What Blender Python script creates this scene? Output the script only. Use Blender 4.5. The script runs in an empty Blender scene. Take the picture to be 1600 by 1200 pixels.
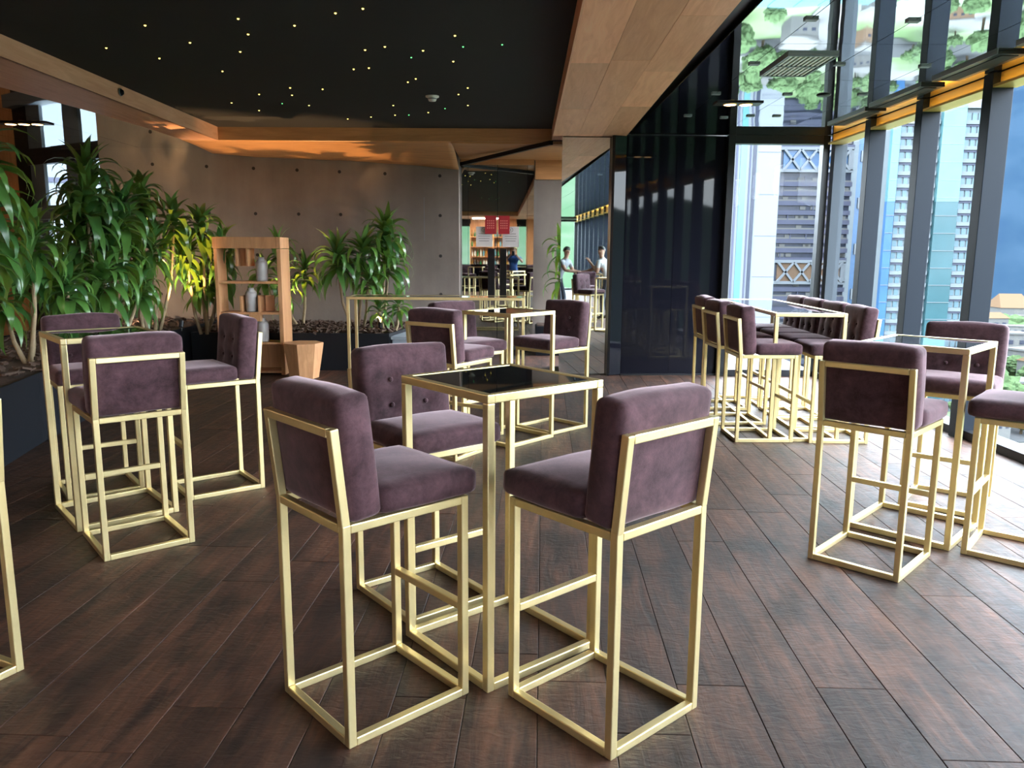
import bpy, bmesh, math, random
from mathutils import Vector, Matrix, Euler
R = random.Random(7)
S = bpy.context.scene
COL = S.collection

# ------------------------------------------------------------------ camera, sky, exposure
cam = bpy.data.cameras.new('camera'); cam.sensor_width = 36; cam.lens = 1217.2 / 1600 * 36
cam.clip_end = 5000; cam.clip_start = .1
co = bpy.data.objects.new('camera', cam); COL.objects.link(co)
co.matrix_world = Matrix.Translation((0, 0, 1.504)) @ Matrix.Rotation(math.pi/2 - .16607, 4, 'X') @ Matrix.Rotation(.00636, 4, 'Z')
S.camera = co
W = bpy.data.worlds.new('overcast_sky'); S.world = W; W.use_nodes = True
wn = W.node_tree.nodes; wl = W.node_tree.links
bg = wn['Background']; bg.inputs[1].default_value = 28.0
tc = wn.new('ShaderNodeTexCoord'); mp = wn.new('ShaderNodeMapping'); nz = wn.new('ShaderNodeTexNoise'); cr = wn.new('ShaderNodeValToRGB')
nz.inputs['Scale'].default_value = 2.2; nz.inputs['Detail'].default_value = 4
mp.inputs['Scale'].default_value = (1, 1, 3)
cr.color_ramp.elements[0].color = (.72, .84, 1, 1); cr.color_ramp.elements[1].color = (1, 1, 1, 1)
cr.color_ramp.elements[0].position = .35; cr.color_ramp.elements[1].position = .65
wl.new(tc.outputs['Generated'], mp.inputs[0]); wl.new(mp.outputs[0], nz.inputs[0]); wl.new(nz.outputs[0], cr.inputs[0]); wl.new(cr.outputs[0], bg.inputs[0])
S.view_settings.view_transform = 'Standard'; S.view_settings.look = 'None'
S.view_settings.gamma = 1; S.view_settings.use_curve_mapping = False
S.view_settings.exposure = 0.35
S.cycles.max_bounces = 12; S.cycles.diffuse_bounces = 5; S.cycles.glossy_bounces = 6; S.cycles.transparent_max_bounces = 24

# ------------------------------------------------------------------ materials
def new_mat(name):
    m = bpy.data.materials.new(name); m.use_nodes = True
    return m, m.node_tree.nodes, m.node_tree.links, m.node_tree.nodes['Principled BSDF']
def setp(b, **k):
    for a, v in k.items():
        a = a.replace('_', ' ')
        i = b.inputs[a]
        i.default_value = (*v, 1) if isinstance(v, tuple) and len(v) == 3 and i.type == 'RGBA' else v
def plain(name, col, rough=.5, metal=0., var=.12, scale=6., bump=0., bscale=60., **k):
    """principled colour broken up by object-space noise, with optional fine bump"""
    m, n, l, b = new_mat(name); setp(b, Roughness=rough, Metallic=metal, **k)
    t = n.new('ShaderNodeTexCoord'); z = n.new('ShaderNodeTexNoise'); z.inputs['Scale'].default_value = scale; z.inputs['Detail'].default_value = 4
    r = n.new('ShaderNodeMixRGB'); r.blend_type = 'MIX'
    r.inputs[1].default_value = (*[c*(1-var) for c in col], 1); r.inputs[2].default_value = (*[min(1, c*(1+var)) for c in col], 1)
    l.new(t.outputs['Object'], z.inputs[0]); l.new(z.outputs[0], r.inputs[0]); l.new(r.outputs[0], b.inputs['Base Color'])
    if bump:
        z2 = n.new('ShaderNodeTexNoise'); z2.inputs['Scale'].default_value = bscale; z2.inputs['Detail'].default_value = 5
        bp = n.new('ShaderNodeBump'); bp.inputs['Strength'].default_value = bump; bp.inputs['Distance'].default_value = .01
        l.new(t.outputs['Object'], z2.inputs[0]); l.new(z2.outputs[0], bp.inputs['Height']); l.new(bp.outputs[0], b.inputs['Normal'])
    return m
def wood(name, dark, light, rough=.45, axis=1, scale=1., bump=.15, objvar=.5, spec=.5, knots=True, scrape=0., blotch=0):
    """grain stretched along one axis, tone differing from piece to piece"""
    m, n, l, b = new_mat(name); setp(b, Roughness=rough); b.inputs['Specular IOR Level'].default_value = spec
    t = n.new('ShaderNodeTexCoord'); oi = n.new('ShaderNodeObjectInfo')
    ad = n.new('ShaderNodeVectorMath'); ad.operation = 'MULTIPLY_ADD'
    cx = n.new('ShaderNodeCombineXYZ'); [l.new(oi.outputs['Random'], cx.inputs[i]) for i in range(3)]
    ad.inputs[1].default_value = (37, 53, 29); l.new(cx.outputs[0], ad.inputs[0]); l.new(t.outputs['Object'], ad.inputs[2])
    mp = n.new('ShaderNodeMapping'); sc = [9*scale]*3; sc[axis] = .9*scale; mp.inputs['Scale'].default_value = sc
    l.new(ad.outputs[0], mp.inputs[0])
    z = n.new('ShaderNodeTexNoise'); z.inputs['Scale'].default_value = 2.2; z.inputs['Detail'].default_value = 9; z.inputs['Roughness'].default_value = .65; z.inputs['Distortion'].default_value = .8
    l.new(mp.outputs[0], z.inputs[0])
    rp = n.new('ShaderNodeValToRGB'); rp.color_ramp.elements[0].color = (*dark, 1); rp.color_ramp.elements[1].color = (*light, 1)
    rp.color_ramp.elements[0].position = .32; rp.color_ramp.elements[1].position = .68
    l.new(z.outputs[0], rp.inputs[0])
    hs = n.new('ShaderNodeHueSaturation'); mr = n.new('ShaderNodeMapRange'); mr.inputs[3].default_value = 1-objvar/2; mr.inputs[4].default_value = 1+objvar/2
    l.new(oi.outputs['Random'], mr.inputs[0]); l.new(mr.outputs[0], hs.inputs['Value']); l.new(rp.outputs[0], hs.inputs['Color'])
    out = hs.outputs[0]
    if knots:
        v = n.new('ShaderNodeTexNoise'); v.inputs['Scale'].default_value = 3.1; v.inputs['Detail'].default_value = 3
        l.new(ad.outputs[0], v.inputs[0])
        k = n.new('ShaderNodeValToRGB'); k.color_ramp.elements[0].position = .3; k.color_ramp.elements[1].position = .46
        k.color_ramp.elements[0].color = (.4, .36, .34, 1); k.color_ramp.elements[1].color = (1, 1, 1, 1)
        l.new(v.outputs[0], k.inputs[0])
        mx = n.new('ShaderNodeMixRGB'); mx.blend_type = 'MULTIPLY'; mx.inputs[0].default_value = 1
        l.new(out, mx.inputs[1]); l.new(k.outputs[0], mx.inputs[2]); out = mx.outputs[0]
    if blotch:   # reddish and near-black streaks, as on hand-scraped boards
        m3 = n.new('ShaderNodeMapping'); s3 = [5, 5, 5]; s3[axis] = 1.1; m3.inputs['Scale'].default_value = s3; l.new(ad.outputs[0], m3.inputs[0])
        q = n.new('ShaderNodeTexNoise'); q.inputs['Scale'].default_value = 1.4; q.inputs['Detail'].default_value = 7; q.inputs['Roughness'].default_value = .7; l.new(m3.outputs[0], q.inputs[0])
        c3 = n.new('ShaderNodeValToRGB'); e3 = c3.color_ramp.elements; e3[0].position = .36; e3[0].color = (.38, .34, .36, 1); e3[1].position = .66; e3[1].color = (1.5, 1.22, 1.05, 1); l.new(q.outputs[0], c3.inputs[0])
        x3 = n.new('ShaderNodeMixRGB'); x3.blend_type = 'MULTIPLY'; x3.inputs[0].default_value = 1; l.new(out, x3.inputs[1]); l.new(c3.outputs[0], x3.inputs[2]); out = x3.outputs[0]
    l.new(out, b.inputs['Base Color'])
    h = z.outputs[0]
    if scrape:
        mp2 = n.new('ShaderNodeMapping'); s2 = [14, 14, 14]; s2[axis] = 34; mp2.inputs['Scale'].default_value = s2
        l.new(ad.outputs[0], mp2.inputs[0])
        z3 = n.new('ShaderNodeTexNoise'); z3.inputs['Scale'].default_value = 1.; z3.inputs['Detail'].default_value = 3; z3.inputs['Distortion'].default_value = 1.2
        l.new(mp2.outputs[0], z3.inputs[0])
        mm = n.new('ShaderNodeMath'); mm.operation = 'MULTIPLY_ADD'; mm.inputs[1].default_value = scrape
        l.new(z3.outputs[0], mm.inputs[0]); l.new(z.outputs[0], mm.inputs[2]); h = mm.outputs[0]
        rr = n.new('ShaderNodeMapRange'); rr.inputs[3].default_value = rough-.1; rr.inputs[4].default_value = rough+.16
        l.new(z3.outputs[0], rr.inputs[0]); l.new(rr.outputs[0], b.inputs['Roughness'])
    bp = n.new('ShaderNodeBump'); bp.inputs['Strength'].default_value = bump; bp.inputs['Distance'].default_value = .01
    l.new(h, bp.inputs['Height']); l.new(bp.outputs[0], b.inputs['Normal'])
    return m
def mirror(name, col, rough=.015, wav=.0, wscale=1.2):
    m, n, l, b = new_mat(name); setp(b, Base_Color=col, Metallic=1., Roughness=rough)
    if wav:
        t = n.new('ShaderNodeTexCoord'); z = n.new('ShaderNodeTexNoise'); z.inputs['Scale'].default_value = wscale; z.inputs['Detail'].default_value = 1
        bp = n.new('ShaderNodeBump'); bp.inputs['Strength'].default_value = wav; bp.inputs['Distance'].default_value = .1
        l.new(t.outputs['Object'], z.inputs[0]); l.new(z.outputs[0], bp.inputs['Height']); l.new(bp.outputs[0], b.inputs['Normal'])
    return m
def pane(name, tint=(.93, .97, .98), refl=.06):
    m = bpy.data.materials.new(name); m.use_nodes = True; n = m.node_tree.nodes; l = m.node_tree.links; n.clear()
    o = n.new('ShaderNodeOutputMaterial'); tr = n.new('ShaderNodeBsdfTransparent'); tr.inputs[0].default_value = (*tint, 1)
    g = n.new('ShaderNodeBsdfGlossy'); g.inputs['Roughness'].default_value = .01
    fw = n.new('ShaderNodeLayerWeight'); fw.inputs[0].default_value = .5; pw = n.new('ShaderNodeMath'); pw.operation = 'POWER'; pw.inputs[1].default_value = 5
    lw = n.new('ShaderNodeMath'); lw.operation = 'MULTIPLY_ADD'; lw.inputs[1].default_value = .6; lw.inputs[2].default_value = .003
    l.new(fw.outputs['Facing'], pw.inputs[0]); l.new(pw.outputs[0], lw.inputs[0])
    mx = n.new('ShaderNodeMixShader'); l.new(lw.outputs[0], mx.inputs[0]); l.new(tr.outputs[0], mx.inputs[1]); l.new(g.outputs[0], mx.inputs[2]); l.new(mx.outputs[0], o.inputs[0])
    return m
def glow(name, col, s):
    m, n, l, b = new_mat(name); setp(b, Base_Color=(.02, .02, .02), Roughness=.5, Emission_Color=col, Emission_Strength=s)
    return m
M = {}
M['floor'] = wood('scraped_walnut_floor', (.022, .0105, .0075), (.088, .043, .027), rough=.57, bump=.30, objvar=.6, spec=.42, scrape=1.1, blotch=1)
M['gap'] = plain('dark_gap', (.012, .009, .008), .8)
M['oak'] = wood('oak_ceiling_board', (.78, .37, .22), (.95, .52, .33), rough=.5, objvar=.3, bump=.06, knots=False)
M['oakx'] = wood('oak_across', (.42, .20, .08), (.60, .30, .125), rough=.45, axis=0, objvar=.2, bump=.06, knots=False)
M['cherry'] = wood('cherry_wood', (.46, .215, .095), (.64, .33, .16), rough=.45, axis=2, objvar=.2, bump=.05, knots=False)
M['black'] = plain('black_felt_ceiling', (.012, .011, .013), .85)
M['blackgloss'] = plain('black_glass', (.005, .005, .008), .03, var=.05, Specular_IOR_Level=.12)
M['blackmetal'] = plain('black_metal', (.010, .010, .012), .35, Specular_IOR_Level=.2)
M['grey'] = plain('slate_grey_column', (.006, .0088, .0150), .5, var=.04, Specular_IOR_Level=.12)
M['litgrey'] = plain('lit_grey_column', (.10, .12, .15), .5, var=.04, Specular_IOR_Level=.2)  # column grey lightened to stand in for light missing at the left window
M['jamb'] = plain('pale_jamb', (.035, .041, .050), .6, var=.04, Specular_IOR_Level=.1)
M['greylight'] = plain('pale_grey_frame', (.16, .18, .21), .4, var=.05)
M['brass'] = plain('brushed_gold_metal', (.68, .55, .29), .35, metal=.82, var=.1, scale=9, bump=.05, bscale=90)
M['gold'] = plain('gold_valance', (.78, .52, .14), .35, metal=.6, var=.06)
M['mirror'] = mirror('mirror_glass', (.80, .84, .84))
M['mirrord'] = mirror('smoked_mirror_glass', (.50, .53, .52))
M['mirrorc'] = mirror('mirror_ceiling', (.80, .86, .86), .02, wav=.012, wscale=1.6)
M['glass'] = pane('window_glass')
M['tableglass'] = plain('black_table_glass', (.006, .006, .008), .03, var=.1, Coat_Weight=.6, Coat_Roughness=.02)
M['leafy'] = None
M['white'] = plain('white_plastic', (.75, .75, .73), .4, var=.03)
M['soil'] = plain('bark_mulch', (.060, .032, .020), .9, var=.6, scale=30, bump=.9, bscale=40)
M['planter'] = plain('dark_planter', (.007, .008, .011), .5, var=.1, Specular_IOR_Level=.2)
M['plantersheen'] = plain('planter_reflection_grey', (.28, .32, .37), .5)  # window reflection put into the colour of the planter end
M['stem'] = plain('tan_cane', (.26, .19, .11), .8, var=.3, scale=20, bump=.4)
M['red'] = plain('red_sign', (.34, .012, .022), .45, var=.05)
M['redink'] = plain('pink_lettering', (.72, .22, .18), .5, var=.03)
M['paper'] = plain('white_notice', (.62, .58, .56), .6, var=.03)
M['ink'] = plain('dark_ink', (.05, .05, .05), .6)
M['warmlamp'] = glow('warm_lamp', (1, .62, .28), 14)
M['hotlamp'] = glow('hot_lamp', (1, .78, .45), 60)
M['star'] = glow('yellow_star', (1, .75, .15), 4.5)
M['stargreen'] = glow('green_star', (.15, 1, .25), 3)
M['ledstrip'] = glow('led_strip', (1, .66, .20), 14)
M['fill_dim'] = glow('left_fill_glow', (1, .80, .60), 20)
M['fill_bright'] = glow('rear_fill_glow', (1, .82, .64), 60)  # glow for both pairs of added fill panels
# velvet
def velvet(name, col, sheen):
    m, n, l, b = new_mat(name); setp(b, Roughness=.85, Sheen_Weight=.46, Sheen_Roughness=.38, Sheen_Tint=sheen); b.inputs['Specular IOR Level'].default_value = .15
    t = n.new('ShaderNodeTexCoord'); z = n.new('ShaderNodeTexNoise'); z.inputs['Scale'].default_value = 9; z.inputs['Detail'].default_value = 8; z.inputs['Roughness'].default_value = .75; z.inputs['Distortion'].default_value = .25
    r = n.new('ShaderNodeValToRGB'); r.color_ramp.elements[0].color = (*[c*.5 for c in col], 1); r.color_ramp.elements[1].color = (*[c*1.6 for c in col], 1)
    r.color_ramp.elements[0].position = .36; r.color_ramp.elements[1].position = .68
    l.new(t.outputs['Object'], z.inputs[0]); l.new(z.outputs[0], r.inputs[0]); l.new(r.outputs[0], b.inputs['Base Color'])
    z2 = n.new('ShaderNodeTexNoise'); z2.inputs['Scale'].default_value = 260; bp = n.new('ShaderNodeBump'); bp.inputs['Strength'].default_value = .12; bp.inputs['Distance'].default_value = .004
    l.new(t.outputs['Object'], z2.inputs[0]); l.new(z2.outputs[0], bp.inputs['Height']); l.new(bp.outputs[0], b.inputs['Normal'])
    return m
M['velvet'] = velvet('plum_velvet', (.056, .027, .033), (.75, .56, .60))
# concrete
def concrete():
    m, n, l, b = new_mat('board_cast_concrete'); setp(b, Roughness=.75)
    t = n.new('ShaderNodeTexCoord')
    z = n.new('ShaderNodeTexNoise'); z.inputs['Scale'].default_value = .9; z.inputs['Detail'].default_value = 9; z.inputs['Roughness'].default_value = .6
    mp = n.new('ShaderNodeMapping'); mp.inputs['Scale'].default_value = (3, 3, .35); z3 = n.new('ShaderNodeTexNoise'); z3.inputs['Scale'].default_value = 1.3; z3.inputs['Detail'].default_value = 5
    mx = n.new('ShaderNodeMath'); mx.operation = 'MULTIPLY_ADD'; mx.inputs[1].default_value = .5
    r = n.new('ShaderNodeValToRGB'); r.color_ramp.elements[0].color = (.135, .108, .092, 1); r.color_ramp.elements[1].color = (.23, .19, .165, 1)
    r.color_ramp.elements[0].position = .5; r.color_ramp.elements[1].position = 1.
    l.new(t.outputs['Object'], z.inputs[0]); l.new(t.outputs['Object'], mp.inputs[0]); l.new(mp.outputs[0], z3.inputs[0])
    l.new(z3.outputs[0], mx.inputs[0]); l.new(z.outputs[0], mx.inputs[2]); l.new(mx.outputs[0], r.inputs[0]); l.new(r.outputs[0], b.inputs['Base Color'])
    z2 = n.new('ShaderNodeTexNoise'); z2.inputs['Scale'].default_value = 30; bp = n.new('ShaderNodeBump'); bp.inputs['Strength'].default_value = .12; bp.inputs['Distance'].default_value = .01
    l.new(t.outputs['Object'], z2.inputs[0]); l.new(z2.outputs[0], bp.inputs['Height']); l.new(bp.outputs[0], b.inputs['Normal'])
    return m
M['concrete'] = concrete()
def leafmat():
    m, n, l, b = new_mat('glossy_green_leaf'); setp(b, Roughness=.28); b.inputs['Specular IOR Level'].default_value = .6
    oi = n.new('ShaderNodeObjectInfo'); r = n.new('ShaderNodeValToRGB')
    r.color_ramp.elements[0].color = (.025, .10, .03, 1); r.color_ramp.elements[1].color = (.10, .23, .045, 1)
    t = n.new('ShaderNodeTexCoord'); mp = n.new('ShaderNodeMapping'); mp.inputs['Scale'].default_value = (1.5, 60, 1)
    z = n.new('ShaderNodeTexNoise'); z.inputs['Scale'].default_value = 1; mx = n.new('ShaderNodeMixRGB'); mx.blend_type = 'OVERLAY'; mx.inputs[0].default_value = .45
    l.new(t.outputs['Object'], mp.inputs[0]); l.new(mp.outputs[0], z.inputs[0])
    l.new(oi.outputs['Random'], r.inputs[0]); l.new(r.outputs[0], mx.inputs[1]); l.new(z.outputs[0], mx.inputs[2]); l.new(mx.outputs[0], b.inputs['Base Color'])
    tl = n.new('ShaderNodeBsdfTranslucent'); tl.inputs[0].default_value = (.22, .34, .03, 1)
    ms = n.new('ShaderNodeMixShader'); ms.inputs[0].default_value = .28
    o = n['Material Output']; l.new(b.outputs[0], ms.inputs[1]); l.new(tl.outputs[0], ms.inputs[2]); l.new(ms.outputs[0], o.inputs[0])
    return m
M['leaf'] = leafmat()
# outside
EX = .43
def ext(name, c, rough=.6, **k): return plain(name, tuple(x*EX for x in c), rough, Specular_IOR_Level=.12 if rough < .5 else .0, **k)
M['e_white'] = ext('white_tower_cladding', (.165, .18, .20), .7, var=.03)
M['e_cyan'] = ext('cyan_glass', (.075, .17, .195), .15, var=.2, scale=.2)
M['e_teal'] = ext('teal_glass', (.03, .075, .09), .15, var=.2, scale=.2)
M['e_blue'] = ext('blue_glass', (.035, .09, .19), .2, var=.3, scale=.15)
M['e_lilac'] = ext('lilac_grey_cladding', (.075, .08, .115), .7, var=.15, scale=.3)
M['e_dark'] = ext('dark_tower_glass', (.03, .035, .055), .3, var=.4, scale=.5)
M['e_pane'] = ext('pale_window_glass', (.07, .12, .15), .25, var=.4, scale=.4)
M['e_panel'] = ext('pale_apartment_panel', (.13, .15, .165), .7, var=.12, scale=.3)
M['e_tan'] = ext('tan_wall', (.15, .10, .07), .8, var=.2)
M['e_roof'] = ext('orange_roof', (.12, .078, .05), .8, var=.2)
M['e_house'] = ext('pale_house_wall', (.11, .11, .11), .8, var=.15)
M['e_tree'] = ext('tree_canopy', (.06, .095, .045), .9, var=.6, scale=.5, bump=1., bscale=1.2)  # green paled to stand in for distance haze
M['e_trunk'] = ext('tree_trunk', (.06, .045, .03), .9)
M['e_road'] = ext('road_asphalt', (.06, .062, .065), .9)
M['e_kerb'] = ext('white_concrete_deck', (.12, .12, .12), .8)
def ground_mat(name, c1, c2, c3, s):
    m, n, l, b = new_mat(name); setp(b, Roughness=.9); b.inputs['Specular IOR Level'].default_value = 0
    t = n.new('ShaderNodeTexCoord'); z = n.new('ShaderNodeTexNoise'); z.inputs['Scale'].default_value = s; z.inputs['Detail'].default_value = 6
    r = n.new('ShaderNodeValToRGB'); e = r.color_ramp.elements; e[0].position = .4; e[1].position = .62; e[0].color = (*c1, 1); e[1].color = (*c2, 1); q = e.new(.5); q.color = (*c3, 1)
    l.new(t.outputs['Object'], z.inputs[0]); l.new(z.outputs[0], r.inputs[0]); l.new(r.outputs[0], b.inputs['Base Color'])
    return m
M['ground'] = ground_mat('city_ground', (.036, .056, .026), (.084, .084, .086), (.052, .07, .038), .03)
M['hillblue'] = ground_mat('hazy_blue_hill', (.0058, .012, .0215), (.008, .0152, .025), (.0066, .0134, .0227), .02)  # distance haze painted into the hill colours
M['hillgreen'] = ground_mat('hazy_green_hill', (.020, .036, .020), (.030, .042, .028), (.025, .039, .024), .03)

# ------------------------------------------------------------------ helpers
def tag(o, label=None, cat=None, group=None, kind=None):
    for k, v in (('label', label), ('category', cat), ('group', group), ('kind', kind)):
        if v: o[k] = v
    return o
def empty(name, loc=(0, 0, 0), rz=0., label=None, cat=None, group=None, kind=None):
    o = bpy.data.objects.new(name, None); COL.objects.link(o); o.location = loc; o.rotation_euler = (0, 0, rz); o.empty_display_size = .1
    return tag(o, label, cat, group, kind)
def link(name, me, parent=None, mw=None, mat=None):
    o = bpy.data.objects.new(name, me); COL.objects.link(o)
    if parent is not None: o.parent = parent
    if mw is not None: o.matrix_local = mw
    return o
def mesh(name, verts, faces, mat, smooth=False):
    me = bpy.data.meshes.new(name); me.from_pydata([tuple(v) for v in verts], [], faces); me.materials.append(M[mat] if isinstance(mat, str) else mat)
    if smooth: me.polygons.foreach_set('use_smooth', [True]*len(me.polygons))
    me.update(); return me
class MB:
    """collects simple solids into one mesh"""
    def __init__(s): s.v = []; s.f = []
    def add(s, vs, fs):
        o = len(s.v); s.v += [tuple(v) for v in vs]; s.f += [tuple(i+o for i in f) for f in fs]; return s
    def box(s, x0, x1, y0, y1, z0, z1):
        return s.add([(x0, y0, z0), (x1, y0, z0), (x1, y1, z0), (x0, y1, z0), (x0, y0, z1), (x1, y0, z1), (x1, y1, z1), (x0, y1, z1)],
                     [(3, 2, 1, 0), (4, 5, 6, 7), (0, 1, 5, 4), (1, 2, 6, 5), (2, 3, 7, 6), (3, 0, 4, 7)])
    def prism(s, pts, z0, z1):
        n = len(pts)
        a = sum(pts[i][0]*pts[(i+1) % n][1]-pts[(i+1) % n][0]*pts[i][1] for i in range(n))
        if a < 0: pts = pts[::-1]
        return s.add([(x, y, z0) for x, y in pts]+[(x, y, z1) for x, y in pts],
                     [tuple(range(n))[::-1], tuple(range(n, 2*n))]+[(i, (i+1) % n, n+(i+1) % n, n+i) for i in range(n)])
    def bar(s, a, b, w, d=None, up=(0, 0, 1)):
        """square bar from a to b"""
        a = Vector(a); b = Vector(b); t = (b-a).normalized(); u = Vector(up)
        if abs(t.dot(u)) > .95: u = Vector((0, 1, 0))
        x = t.cross(u).normalized(); y = x.cross(t); d = d or w
        c = [(-1, -1), (1, -1), (1, 1), (-1, 1)]
        return s.add([a+x*p*w/2+y*q*d/2 for p, q in c]+[b+x*p*w/2+y*q*d/2 for p, q in c], [(0, 1, 2, 3), (7, 6, 5, 4), (4, 5, 1, 0), (5, 6, 2, 1), (6, 7, 3, 2), (7, 4, 0, 3)])
    def lathe(s, prof, n=16, c=(0, 0, 0)):
        m = len(prof); vs = [(c[0]+r*math.cos(2*math.pi*i/n), c[1]+r*math.sin(2*math.pi*i/n), c[2]+z) for r, z in prof for i in range(n)]
        fs = [(j*n+i, j*n+(i+1) % n, (j+1)*n+(i+1) % n, (j+1)*n+i) for j in range(m-1) for i in range(n)]
        return s.add(vs, fs+[tuple(range(n))[::-1], tuple(range((m-1)*n, m*n))])
    def tube(s, pts, rad, n=8):
        pts = [Vector(p) for p in pts]; rad = rad if isinstance(rad, (list, tuple)) else [rad]*len(pts); vs = []; ref = Vector((.3, .9, .1))
        for i, p in enumerate(pts):
            t = (pts[min(i+1, len(pts)-1)]-pts[max(i-1, 0)]).normalized(); x = t.cross(ref).normalized(); y = t.cross(x)
            vs += [p+(x*math.cos(2*math.pi*k/n)+y*math.sin(2*math.pi*k/n))*rad[i] for k in range(n)]
        m = len(pts); fs = [(j*n+(i+1) % n, j*n+i, (j+1)*n+i, (j+1)*n+(i+1) % n) for j in range(m-1) for i in range(n)]
        return s.add(vs, fs+[tuple(range(n)), tuple(range((m-1)*n, m*n))[::-1]])
    def me(s, name, mat, smooth=False, bevel=0., seg=2):
        me = mesh(name, s.v, s.f, mat, smooth)
        if bevel:
            bm = bmesh.new(); bm.from_mesh(me); bmesh.ops.bevel(bm, geom=list(bm.edges), offset=bevel, segments=seg, affect='EDGES', profile=.5, clamp_overlap=True)
            bm.to_mesh(me); bm.free()
        return me
    def ob(s, name, mat, parent=None, smooth=False, bevel=0., seg=2): return link(name, s.me(name, mat, smooth, bevel, seg), parent)
def box(name, mat, parent, *d, bevel=0.): return MB().box(*d).ob(name, mat, parent, bevel=bevel)
def structure(o): o['kind'] = 'structure'; return o
def cushion_mesh(name, sx, sy, sz, r, puff, n=(14, 12, 5), dim=(), mat='velvet', seed=0):
    """rounded, softly puffed cushion centred on x,y with z from 0; dim = dimples on the +y face"""
    rr = random.Random(seed); idx = {}; vs = []; fs = []
    nx, ny, nz = n
    def vert(i, j, k):
        if (i, j, k) in idx: return idx[i, j, k]
        u, v, w = 2*i/nx-1, 2*j/ny-1, 2*k/nz-1
        p = Vector((u*sx/2, v*sy/2, w*sz/2)); q = Vector((max(-sx/2+r, min(sx/2-r, p.x)), max(-sy/2+r, min(sy/2-r, p.y)), max(-sz/2+r, min(sz/2-r, p.z))))
        d = p-q
        if d.length > 1e-9: p = q+d.normalized()*r
        a = (1-u*u)*(1-v*v); b = (1-u*u)*(1-w*w); c = (1-v*v)*(1-w*w)
        if k in (0, nz): p.z += math.copysign(puff*a, w) if k == nz else 0
        if j in (0, ny): p.y += math.copysign(puff*.7*b, v)
        if i in (0, nx): p.x += math.copysign(puff*.5*c, u)
        if j == ny:
            for dx, dz in dim:
                d2 = ((p.x-dx)**2+(p.z-dz)**2)/.035**2; p.y -= .014*math.exp(-d2)
        p += Vector((math.sin(9*p.x+seed)*math.sin(11*p.y+2*seed), 0, math.sin(17*p.x+seed*3)*math.cos(13*p.y)))*.0022
        idx[i, j, k] = len(vs); vs.append((p.x, p.y, p.z+sz/2)); return idx[i, j, k]
    for i in range(nx):
        for j in range(ny):
            fs.append((vert(i, j, 0), vert(i, j+1, 0), vert(i+1, j+1, 0), vert(i+1, j, 0))); fs.append((vert(i, j, nz), vert(i+1, j, nz), vert(i+1, j+1, nz), vert(i, j+1, nz)))
    for i in range(nx):
        for k in range(nz):
            fs.append((vert(i, 0, k), vert(i+1, 0, k), vert(i+1, 0, k+1), vert(i, 0, k+1))); fs.append((vert(i, ny, k), vert(i, ny, k+1), vert(i+1, ny, k+1), vert(i+1, ny, k)))
    for j in range(ny):
        for k in range(nz):
            fs.append((vert(0, j, k), vert(0, j, k+1), vert(0, j+1, k+1), vert(0, j+1, k))); fs.append((vert(nx, j, k), vert(nx, j+1, k), vert(nx, j+1, k+1), vert(nx, j, k+1)))
    return mesh(name, vs, fs, mat, True)

# ------------------------------------------------------------------ the room shell
def inframe(x, y, z=0, m=60):
    c, s = math.cos(.16607), math.sin(.16607); Z = z-1.504; d = y*c-Z*s
    if d < .2: return False
    u = x/d*1217.2; v = -(Z*c+y*s)/d*1217.2
    return abs(u) < 800+m and abs(v) < 600+m
# floor: planks running away from the camera
FA = -math.radians(2.2)
floor = structure(MB().box(-9, 4.0, -13.6, 13.4, -.2, -.006).ob('floor', 'gap'))
rest = MB(); pm = {}; fr = Matrix.Rotation(FA, 4, 'Z'); PW = .245; npl = 0
for i in range(-38, 20):
    x0 = i*PW; wrnd = random.Random(i*13+5); y = -14+wrnd.random()*1.8
    while y < 13.6:
        L = wrnd.choice((1.25, 1.6, 1.95, 2.3)); c = fr @ Vector((x0+PW/2, y+L/2, 0))
        if not (-8.9 < c.x < 3.8 and -13.4+L/2 < c.y < 13.2-L/2): y += L; continue
        vis = any(inframe(*(fr @ Vector((x0+a*PW, y+b*L, 0))).xy) for a in (0, 1) for b in (0, .5, 1)) and c.y < 10.6 and c.x > -4.6
        if vis and npl < 295:
            if L not in pm:
                pm[L] = MB().box(-PW/2+.0012, PW/2-.0012, -L/2+.0015, L/2-.0015, -.014, 0).me('plank', 'floor', bevel=.0016, seg=1)
            o = link('plank', pm[L], floor, fr @ Matrix.Translation((x0+PW/2, y+L/2, wrnd.uniform(-.0008, 0)))); npl += 1
        else:
            rest.box(x0+.0012, x0+PW-.0012, y+.0015, y+L-.0015, -.014, -.0005)
        y += L
o = rest.ob('plank', 'floor', floor); o.matrix_local = fr; o['kind'] = 'stuff'
# roof slab that closes the storey
structure(MB().prism([(-9, -13.7), (4.0, -13.7), (4.0, 9.86), (2.62, 9.86), (2.62, 13.5), (-9, 13.5)], 3.2, 3.4).ob('ceiling', 'black'))
structure(box('wall_header', 'blackmetal', None, 1.3, 4.0, 9.74, 9.86, 2.93, 3.2)); structure(box('wall_header_right', 'blackmetal', None, 3.92, 4.0, -13.6, 9.74, 2.9, 3.2))
# black star ceiling
structure(box('ceiling_black', 'black', None, -4.0, .62, -6.2, 10.6, 3.06, 3.12))
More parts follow.
